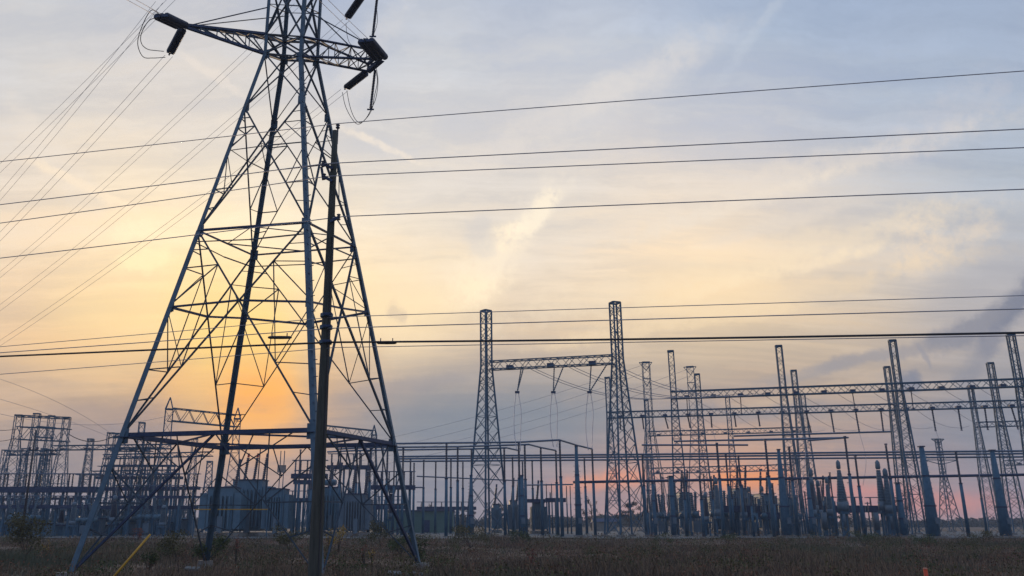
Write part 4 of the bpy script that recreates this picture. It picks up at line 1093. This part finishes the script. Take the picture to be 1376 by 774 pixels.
lb(140, 614, 165, 285, 610, 160, 'lower beam crossing behind the tower left leg', 1.0, .8, 5)
lb(150, 604, 150, 205, 604, 150, 'middle beam of the flat topped gantry', 1.0, .6, 3)
lb(125, 636, 150, 240, 634, 150, 'lowest dark beam behind the tower left leg', 1.0, .7, 6)
# little lattice lightning masts
for i, (x, y, Y) in enumerate(((122, 590, 190), (191, 568, 185), (34, 603, 190), (60, 603, 190), (282, 620, 190))):
    p = at(x, y, Y)
    lattice_proto('lightning_mast', f'small distant lattice mast, {ORD[i]} of five in the left hand yard', 'mast', (p.x, Y, 0), .2, (p.z, p.z*.9, 1.2, 2.6, 1.4, .16, .09), 'yardsteel', 'small lattice masts')
# lamp post leaning in the view
p = at(46.5, 592, 110); t = thing('lamp_mast', 'thin dark mast with a small crossbar in front of the boxy gantry', 'mast', (p.x, 110, 0))
mb = MB(); mb.tube([V(0,0,0), V(0,0,p.z + 1.3)], [.17, .11], 10); mb.obj('shaft', M['darkwire'], t, True)
mb = MB(); mb.bar(V(-.55,0,p.z-1.2), V(.55,0,p.z-1.2), .13); mb.obj('crossbar', M['darkwire'], t)
for s in (-1, 1):
    mb = MB(); mb.box(V(s*.5,0,p.z-1.0), (.22,.3,.3)); mb.obj('lamp_head', M['darksteel'], t)
# racks, rows of insulators
rk = [(-30, 130, 658, 135, 22, 2.0, 9, .9), (100, 240, 657, 142, 18, 2.0, 8, .6), (195, 268, 656, 138, 12, 2.0, 5, .5), (-20, 120, 681, 128, 16, 1.3, 8, .5), (110, 265, 682, 132, 18, 1.2, 9, .5),
      (130, 245, 642, 155, 14, 1.8, 7, .5), (150, 250, 668, 128, 12, 1.5, 6, .4), (60, 130, 670, 150, 8, 1.2, 5, .4), (-20, 60, 671, 160, 9, 1.4, 5, .5), (140, 235, 626, 170, 12, 1.6, 6, .4), (235, 300, 668, 160, 8, 1.5, 4, .4)]
for i, (x0, x1, y, Y, ni, hi, po, th) in enumerate(sorted(rk)):
    switch_rack(x0, x1, y, Y, ni, f'long rack with upright insulators, {ORD[i]} from left in the left hand yard', hi, po, th)
q = 0
for i in range(18):
    x = -5 + i*15 + rnd.uniform(-5, 5); Y = rnd.uniform(120, 165)
    itrans(x, Y, rnd.uniform(4.0, 6.6), rnd.uniform(.45, .7), .3, f'instrument transformer, {ORD[i]} from the left in the left hand yard', 'greypor' if i % 2 else 'porcelain')
for i in range(12):
    x = 2 + i*22 + rnd.uniform(-6, 6); breaker(x, rnd.uniform(124, 160), rnd.uniform(.75, .95), f'dark circuit breaker, {ORD[i]} from the left in the left hand yard')
for i in range(13):
    x = -2 + i*21 + rnd.uniform(-5, 5); Y = rnd.uniform(122, 150); b = at(x, 715, Y)
    t = thing('control_kiosk', f'low blue grey control kiosk, {ORD[i]} from the left in the left hand yard', 'kiosk', (b.x, Y, 0), rnd.uniform(-.3, .3), 'control kiosks')
    w, h = rnd.uniform(1.5, 3.2), rnd.uniform(1.5, 2.5)
    mb = MB(); mb.box(V(0,0,h/2), (w, 1.4, h)); mb.obj('cabinet', M['tankblue' if i % 3 else 'tankgrey'], t)
    mb = MB(); mb.box(V(0,-.05,h + .06), (w + .2, 1.7, .12)); mb.obj('lid', M['darksteel'], t)
    mb = MB(); mb.box(V(w*.2,-.72,h*.5), (w*.35,.05,h*.8)); mb.obj('door', M['yardsteel'], t)
for i in range(16):
    x = 5 + i*17 + rnd.uniform(-5, 5); Y = rnd.uniform(126, 170); p = at(x, rnd.uniform(628, 662), Y)
    c = clone(protoA, (p.x, Y, 0), 0, f'thin tubular pole, {ORD[i]} from the left in the left hand yard'); c.scale = (.7, .7, p.z/HB)
wire(sagged(at(92, 583, 150), at(150, 588, 145), 1.0), .07, 'slack cable from the boxy gantry to the flat topped gantry', 'cable', 'strain_wire', 'darkwire')
wire(sagged(at(-20, 576, 140), at(24, 576, 150), .3), .05, 'upper cable reaching the boxy gantry from the left edge', 'cable', 'strain_wire', 'darkwire')
wire(sagged(at(-20, 592, 140), at(20, 589, 150), .3), .05, 'lower cable reaching the boxy gantry from the left edge', 'cable', 'strain_wire', 'darkwire')

# ------------------------------------------------------------------ vegetation
def leaves_mesh(name, mat, centres, radii, n, size, seed, flat=1.):
    g_ = np.random.default_rng(seed); P = []
    per = max(1, n//len(centres))
    for c, r in zip(centres, radii):
        v = g_.normal(size=(per, 3)); v /= np.linalg.norm(v, axis=1)[:, None]; rad = g_.random((per, 1))**.45
        P.append(np.array(c) + v*rad*np.array(r))
    P = np.concatenate(P); m = len(P)
    a = g_.normal(size=(m, 3)); a /= np.linalg.norm(a, axis=1)[:, None]
    b = g_.normal(size=(m, 3)); b -= (a*b).sum(1)[:, None]*a; b /= np.linalg.norm(b, axis=1)[:, None]
    s = size*(.5 + g_.random((m, 1)))
    vs = np.stack([P - a*s, P - b*s*.5, P + a*s, P + b*s*.5], 1).reshape(-1, 3)
    return fast_mesh(name, mat, vs, 4)
def fast_mesh(name, mat, vs, k):
    me = bpy.data.meshes.new(name); n = len(vs); m = n//k
    me.vertices.add(n); me.vertices.foreach_set('co', vs.astype(np.float32).ravel())
    me.loops.add(n); me.loops.foreach_set('vertex_index', np.arange(n, dtype=np.int32))
    me.polygons.add(m); me.polygons.foreach_set('loop_start', np.arange(0, n, k, dtype=np.int32)); me.polygons.foreach_set('loop_total', np.full(m, k, dtype=np.int32))
    me.update(calc_edges=True); me.materials.append(M[mat]); return me
def shrub(px, py, Y, w, h, mat, label, n=900, size=.05, seed=1, cat='shrub', stems=5):
    b = at(px, py, Y); r_ = random.Random(seed); t = thing('shrub', label, cat, (b.x, Y, float(gz(b.x, Y)))); h += .3*(Y < 98)
    cs = []; rs = []; mb = MB()
    for i in range(9):
        c = (r_.uniform(-w*.34, w*.34), r_.uniform(-w*.3, w*.3), h*r_.uniform(.35, .85)); cs.append(c); rs.append((w*.2, w*.2, h*.2))
    for i in range(stems):
        c = cs[i]; mb.tube([V(r_.uniform(-.1,.1), 0, 0), V(c[0]*.5, c[1]*.5, c[2]*.6), V(*c)], [.035, .022, .01], 5)
    mb.obj('stem', M['bark'], t); link('foliage', leaves_mesh('foliage', mat, cs, rs, n, size, seed), t, 'stuff')
    return t
shrub(36, 740, 60, 3.6, 3.0, 'leafolive', 'rounded olive green shrub at the left edge in front of the yard', 2600, .07, 3)
shrub(282, 745, 50, 2.2, 1.6, 'leafgreen', 'green shrub at the foot of the tower left rear leg', 1200, .06, 4)
shrub(562, 755, 48, 1.5, 1.7, 'leafgreen', 'small green shrub at the foot of the tower right leg', 900, .05, 5)
shrub(200, 765, 42, 1.0, .95, 'leafgreen', 'low green bush right of the yellow tube', 600, .05, 6)
shrub(240, 740, 56, 3.0, 1.7, 'leafolive', 'wide dull green bush between the tower left legs', 1500, .06, 7)
shrub(390, 725, 75, 3.4, 2.0, 'leafolive', 'olive bush left of the wooden pole near the yard edge', 1500, .07, 8)
shrub(455, 722, 72, 1.8, 2.3, 'leafyellow', 'yellow leaved sapling right of the wooden pole', 420, .07, 9)
shrub(443, 735, 62, 1.0, 1.5, 'leafyellow', 'smaller yellow leaved sapling touching the wooden pole', 240, .06, 10)
shrub(512, 722, 92, 3.0, 2.4, 'leafolive', 'olive bush in front of the green building', 1300, .08, 11)
shrub(540, 740, 62, 2.4, 1.4, 'leafgreen', 'dull green bush left of the tower right foot', 1000, .06, 12)
shrub(632, 726, 85, 4.4, 2.0, 'leafolive', 'broad olive bush below the left tall lattice tower', 1700, .07, 13)
shrub(700, 720, 95, 3.0, 1.5, 'leafgreen', 'low green bush below the dense slender poles', 900, .07, 14)
shrub(712, 765, 42, .6, 1.0, 'leafred', 'small red leaved plant at the bottom middle', 130, .05, 15)
shrub(488, 757, 52, .5, 1.0, 'leafred', 'small red leaved plant right of the wooden pole', 90, .05, 16)
shrub(499, 762, 50, .4, .7, 'leafyellow', 'tiny yellow plant beside the red one', 70, .05, 17)
shrub(60, 735, 64, 1.0, 1.2, 'leafyellow', 'small yellow tinged plant left of the tower left foot', 160, .05, 18)
shrub(1248, 726, 82, 3.6, 1.1, 'leafgreen', 'low green bush in front of the far right gravel', 900, .06, 19)
shrub(1160, 722, 92, 4.0, 1.3, 'leafgreen', 'wide low green bush below the lone pole', 900, .06, 20)
shrub(1320, 722, 95, 3.0, 1.4, 'leafolive', 'low bush at the far right edge of the gravel', 800, .06, 21)
shrub(890, 722, 95, 2.4, 1.2, 'leafgreen', 'low bush below the first front gantry column', 600, .06, 22)
shrub(978, 722, 96, 2.0, 1.1, 'leafgreen', 'small bush below the crowded bays', 500, .06, 23)
shrub(185, 716, 100, 1.6, 1.8, 'leafred', 'reddish bush above the tip of the yellow tube', 300, .07, 24)
shrub(318, 748, 55, .5, 1.6, 'leafred', 'thin orange leaved stalk left of the wooden pole', 120, .05, 25)
# bare and leafy trees beyond the yard
def tree(px, Y, h, w, mat, n, label, seed):
    b = at(px, 700, Y); r_ = random.Random(seed); t = thing('tree', label, 'tree', (b.x, Y, 0), 0, 'trees beyond the yard'); mb = MB()
    mb.tube([V(0,0,0), V(.1,0,h*.5), V(0,.1,h*.85)], [.22, .14, .04], 6); mb.obj('trunk', M['bark'], t)
    br = MB(); cs = []; rs = []
    for i in range(16):
        z = h*r_.uniform(.25, .8); a = r_.uniform(0, 6.28); L_ = w*r_.uniform(.25, .55)
        e = V(math.cos(a)*L_, math.sin(a)*L_, z + h*r_.uniform(.08, .22)); br.tube([V(0,0,z), e*.5 + V(0,0,z*.5), e], [.09, .05, .015], 4)
        for j in range(3):
            e2 = e + V(r_.uniform(-.7,.7), r_.uniform(-.7,.7), r_.uniform(.2,.9)); br.tube([lerp(V(0,0,z), e, .6), e2], [.03, .01], 3)
        cs.append(tuple(e)); rs.append((w*.14, w*.14, h*.08))
    br.obj('limb', M['bark'], t, kind='stuff'); link('crown', leaves_mesh('crown', mat, cs, rs, n, .18, seed), t, 'stuff')
for i, (x, Y, h, w, mat, n, lb_) in enumerate((
    (1213, 190, 8.5, 5.0, 'leafred', 260, 'thin reddish tree left of the third front column foot'), (500, 260, 8, 4, 'leaffar', 160, 'bare sapling right of the transformers, over the green roof'),
    (572, 260, 8, 4.5, 'leaffar', 160, 'bare tree over the right end of the green roof'), (584, 265, 7.6, 4, 'leaffar', 140, 'small bare tree right of the green roof'),
    (795, 240, 9, 4.5, 'leaffar', 500, 'dark tree left of the tallest tower'), (845, 250, 8, 7, 'leaffar', 1600, 'round dark tree behind the tallest tower'),
    (665, 260, 8, 7, 'leaffar', 1600, 'round dark tree behind the left tall tower'), (620, 270, 7, 8, 'leaffar', 1500, 'broad dark tree left of the left tall tower'),
    (1140, 260, 6, 9, 'leaffar', 1500, 'broad dark tree below the lone pole'), (245, 250, 7, 8, 'leaffar', 1500, 'dark tree left of the large transformers'))):
    tree(x, Y, h, w, mat, n, lb_, 40 + i)
# wooded horizon
g_ = np.random.default_rng(5); cs = []; rs = []
for i in range(620):
    Y = g_.uniform(380, 560); X = g_.uniform(-1, 1)*Y*.95 + Y*.05; h = 3.6 + 1.6*math.sin(X*.021) + 1.0*math.sin(X*.063+2) + g_.uniform(-.8, 1.4)
    if X < -60: h += 1.2
    cs.append((X, Y, h*.45)); rs.append((g_.uniform(4, 9), 4, h*.6))
me = leaves_mesh('distant_wood', 'leaffar', cs, rs, 120000, .75, 6)
o = link('distant_wood', me, None, 'stuff'); tag(o, 'low dark line of distant trees along the horizon', 'trees')
# grass
g_ = np.random.default_rng(11)
n = 230000
Y = 23 + (107 - 23)*g_.random(n)**1.25
X = (g_.random(n)*2 - 1)*Y*.70 + Y*.06
patch = np.sin(X*.35 + np.sin(Y*.21)*2)*np.sin(Y*.31 + X*.07) + .6*np.sin(X*.9 - Y*.6)*np.sin(X*.23+Y*.9)
keep = g_.random(n) < .62 + .38*patch
X, Y, patch = X[keep], Y[keep], patch[keep]; n = len(X)
h = (.38 + .22*patch + .5*g_.random(n)**3)*(1. + .15*g_.random(n)); h = np.clip(h, .12, 1.1)*np.interp(Y, [24, 45, 75, 107], [.9, .8, .62, .5])*(.75 + .45*np.sin(X*.13 + 2*np.sin(Y*.07)))
Zg = gz(X, Y)
wd = (.012 + .014*g_.random(n))*(1 + Y/90); a = g_.random(n)*math.pi; lx, ly = g_.normal(size=n)*.22*h, g_.normal(size=n)*.22*h
dx, dy_ = np.cos(a)*wd, np.sin(a)*wd
b0 = np.stack([X - dx, Y - dy_, Zg - .05], 1); b1 = np.stack([X + dx, Y + dy_, Zg - .05], 1)
m0 = np.stack([X - dx*.7 + lx*.35, Y - dy_*.7 + ly*.35, Zg + h*.55], 1); m1 = np.stack([X + dx*.7 + lx*.35, Y + dy_*.7 + ly*.35, Zg + h*.55], 1)
tp_ = np.stack([X + lx, Y + ly, Zg + h], 1)
vs = np.stack([b0, b1, m1, tp_, m0], 1).reshape(-1, 3)
o = link('meadow_grass', fast_mesh('meadow_grass', 'grass', vs, 5), None, 'stuff'); tag(o, 'dry brown grass and weeds covering the meadow', 'grass')
# broad leaved weeds and low scrub in uneven clumps
for nm_, mat_, sd_, cnt, sz in (('scrub_clumps', 'leafolive', 21, 300, .055), ('rusty_weeds', 'rust', 22, 330, .045), ('green_weeds', 'leafgreen', 23, 170, .05)):
    gg = np.random.default_rng(sd_); cs = []; rs = []
    for i in range(cnt):
        Yc = 28 + 78*gg.random()**.8; Xc = (gg.random()*2 - 1)*Yc*.66 + Yc*.05; hh = gg.uniform(.35, 1.3)*(1.15 if Yc > 75 else 1.)
        for q_ in range(3):
            cs.append((Xc + gg.normal()*.6, Yc + gg.normal()*.4, float(gz(Xc, Yc)) + hh*gg.uniform(.3, .6))); rs.append((gg.uniform(.3, 1.0), .5, hh*.5))
    o = link(nm_, leaves_mesh(nm_, mat_, cs, rs, cnt*150, sz, sd_), None, 'stuff')
    tag(o, {'leafolive': 'dull olive scrub scattered in clumps over the meadow', 'rust': 'rust brown weeds scattered in clumps over the meadow', 'leafgreen': 'low green weeds scattered in clumps over the meadow'}[mat_], 'weeds')
# taller seed stalks
n = 5200; Y = 24 + 80*g_.random(n)**1.3; X = (g_.random(n)*2 - 1)*Y*.70 + Y*.06
keep = (np.sin(X*.22 + 1)*np.sin(Y*.13) + g_.normal(size=n)*.5 + X*.012) > .2; X, Y = X[keep], Y[keep]; n = len(X)
h = (.45 + .5*g_.random(n))*np.interp(Y, [24, 105], [1., .45]); w = .006 + Y*.0001; lx = g_.normal(size=n)*.12; hw = w*2.6
z = gz(X, Y); h = h + z
st_ = np.stack([np.stack([X - w, Y, z], 1), np.stack([X + w, Y, z], 1), np.stack([X + lx + w*.6, Y, h], 1), np.stack([X + lx - w*.6, Y, h], 1)], 1)
hd = np.stack([np.stack([X + lx - hw*.6, Y, h - .02], 1), np.stack([X + lx, Y - .01, h - .12], 1), np.stack([X + lx + hw*.6, Y, h - .02], 1), np.stack([X + lx*1.3, Y, h + .16], 1)], 1)
vs = np.concatenate([st_, hd]).reshape(-1, 3)
o = link('seed_stalks', fast_mesh('seed_stalks', 'reed', vs, 4), None, 'stuff'); tag(o, 'pale seed stalks standing above the meadow grass', 'grass')
# weeds between meadow and gravel
n = 26000; Y = g_.uniform(98, 113, n); X = g_.uniform(-95, 115, n); k_ = (np.sin(X*.17)+np.sin(X*.41+1)+g_.normal(size=n)*.6) > (Y-104)*.28; X, Y = X[k_], Y[k_]; n = len(X)
P = np.stack([X, Y, gz(X, Y) + g_.random(n)**1.6*(.8 + .5*np.sin(X*.3) + .5*np.sin(X*.83 + 1))], 1); a_ = g_.normal(size=(n, 3)); b_ = g_.normal(size=(n, 3)); s_ = .07 + .09*g_.random((n, 1))
a_ /= np.linalg.norm(a_, axis=1)[:, None]; b_ /= np.linalg.norm(b_, axis=1)[:, None]
vs = np.stack([P - a_*s_, P - b_*s_*.5, P + a_*s_, P + b_*s_*.5], 1).reshape(-1, 3)
o = link('edge_weeds', fast_mesh('edge_weeds', 'grass', vs, 4), None, 'stuff'); tag(o, 'ragged low weeds along the near edge of the gravel yard', 'weeds')

# ------------------------------------------------------------------ small things in the meadow
a = at(150, 778, 24); b = at(202, 718, 24.6)
t = thing('guy_guard', 'slanting yellow plastic guy wire guard in the grass at the lower left', 'guy guard', (a.x, a.y, 0))
o_ = V(a.x, a.y, 0); d = (b - a)
mb = MB(); mb.tube([a - o_ - d*.3, b - o_], .03, 10); mb.obj('guard_tube', M['yellow'], t, True)
mb = MB(); mb.tube([a - o_ - d*(a.z - LOW + .1)/d.z, a - o_ - d*.25], .012, 6); mb.obj('anchor_rod', M['darksteel'], t)
p = at(1243, 763, 27); t = thing('marker_post', 'short orange marker post with a paler cap in the grass at the lower right', 'marker post', (p.x, 27, 0))
mb = MB(); mb.tube([V(0,0,LOW), V(0,0,p.z - .04)], .06, 14); mb.obj('post', M['orange'], t, True)
mb = MB(); mb.tube([V(0,0,p.z - .04), V(0,0,p.z - .01), V(0,0,p.z + .0)], [.063, .062, .045], 14); mb.obj('cap', M['white'], t, True)
for (x, y, Y, w, lab) in ((258, 764, 33, .7, 'flat pale slab lying in the grass at the lower left'), (545, 771, 31, 1.6, 'flat weathered slab in the grass at the bottom edge')):
    p = atz(x, y, LOW + .2); Y = p.y; mb = MB(); mb.box(V(0,0,0), (w, .6, .12)); ob = mb.obj('concrete_slab', M['gravel']); ob.location = p; ob.rotation_euler = (.12, .05, .1); tag(ob, lab, 'slab', 'concrete slabs')
    bv = ob.modifiers.new('bevel', 'BEVEL'); bv.width = .02
# air: a thin even haze over the whole site
mb = MB(); mb.box(V(0, 700, 24), (2400, 1600, 52)); hz = mb.obj('haze', M['white'], None, kind='stuff')
hm = bpy.data.materials.new('haze_air'); hm.use_nodes = True; hm.node_tree.nodes.clear()
pv = hm.node_tree.nodes.new('ShaderNodeVolumePrincipled'); pv.inputs['Density'].default_value = .0005; pv.inputs['Color'].default_value = (.66, .79, 1.0, 1); pv.inputs['Anisotropy'].default_value = .2
ho = hm.node_tree.nodes.new('ShaderNodeOutputMaterial'); hm.node_tree.links.new(pv.outputs[0], ho.inputs['Volume'])
hz.data.materials.clear(); hz.data.materials.append(hm); tag(hz, 'thin dusk haze hanging over the whole yard', 'haze')
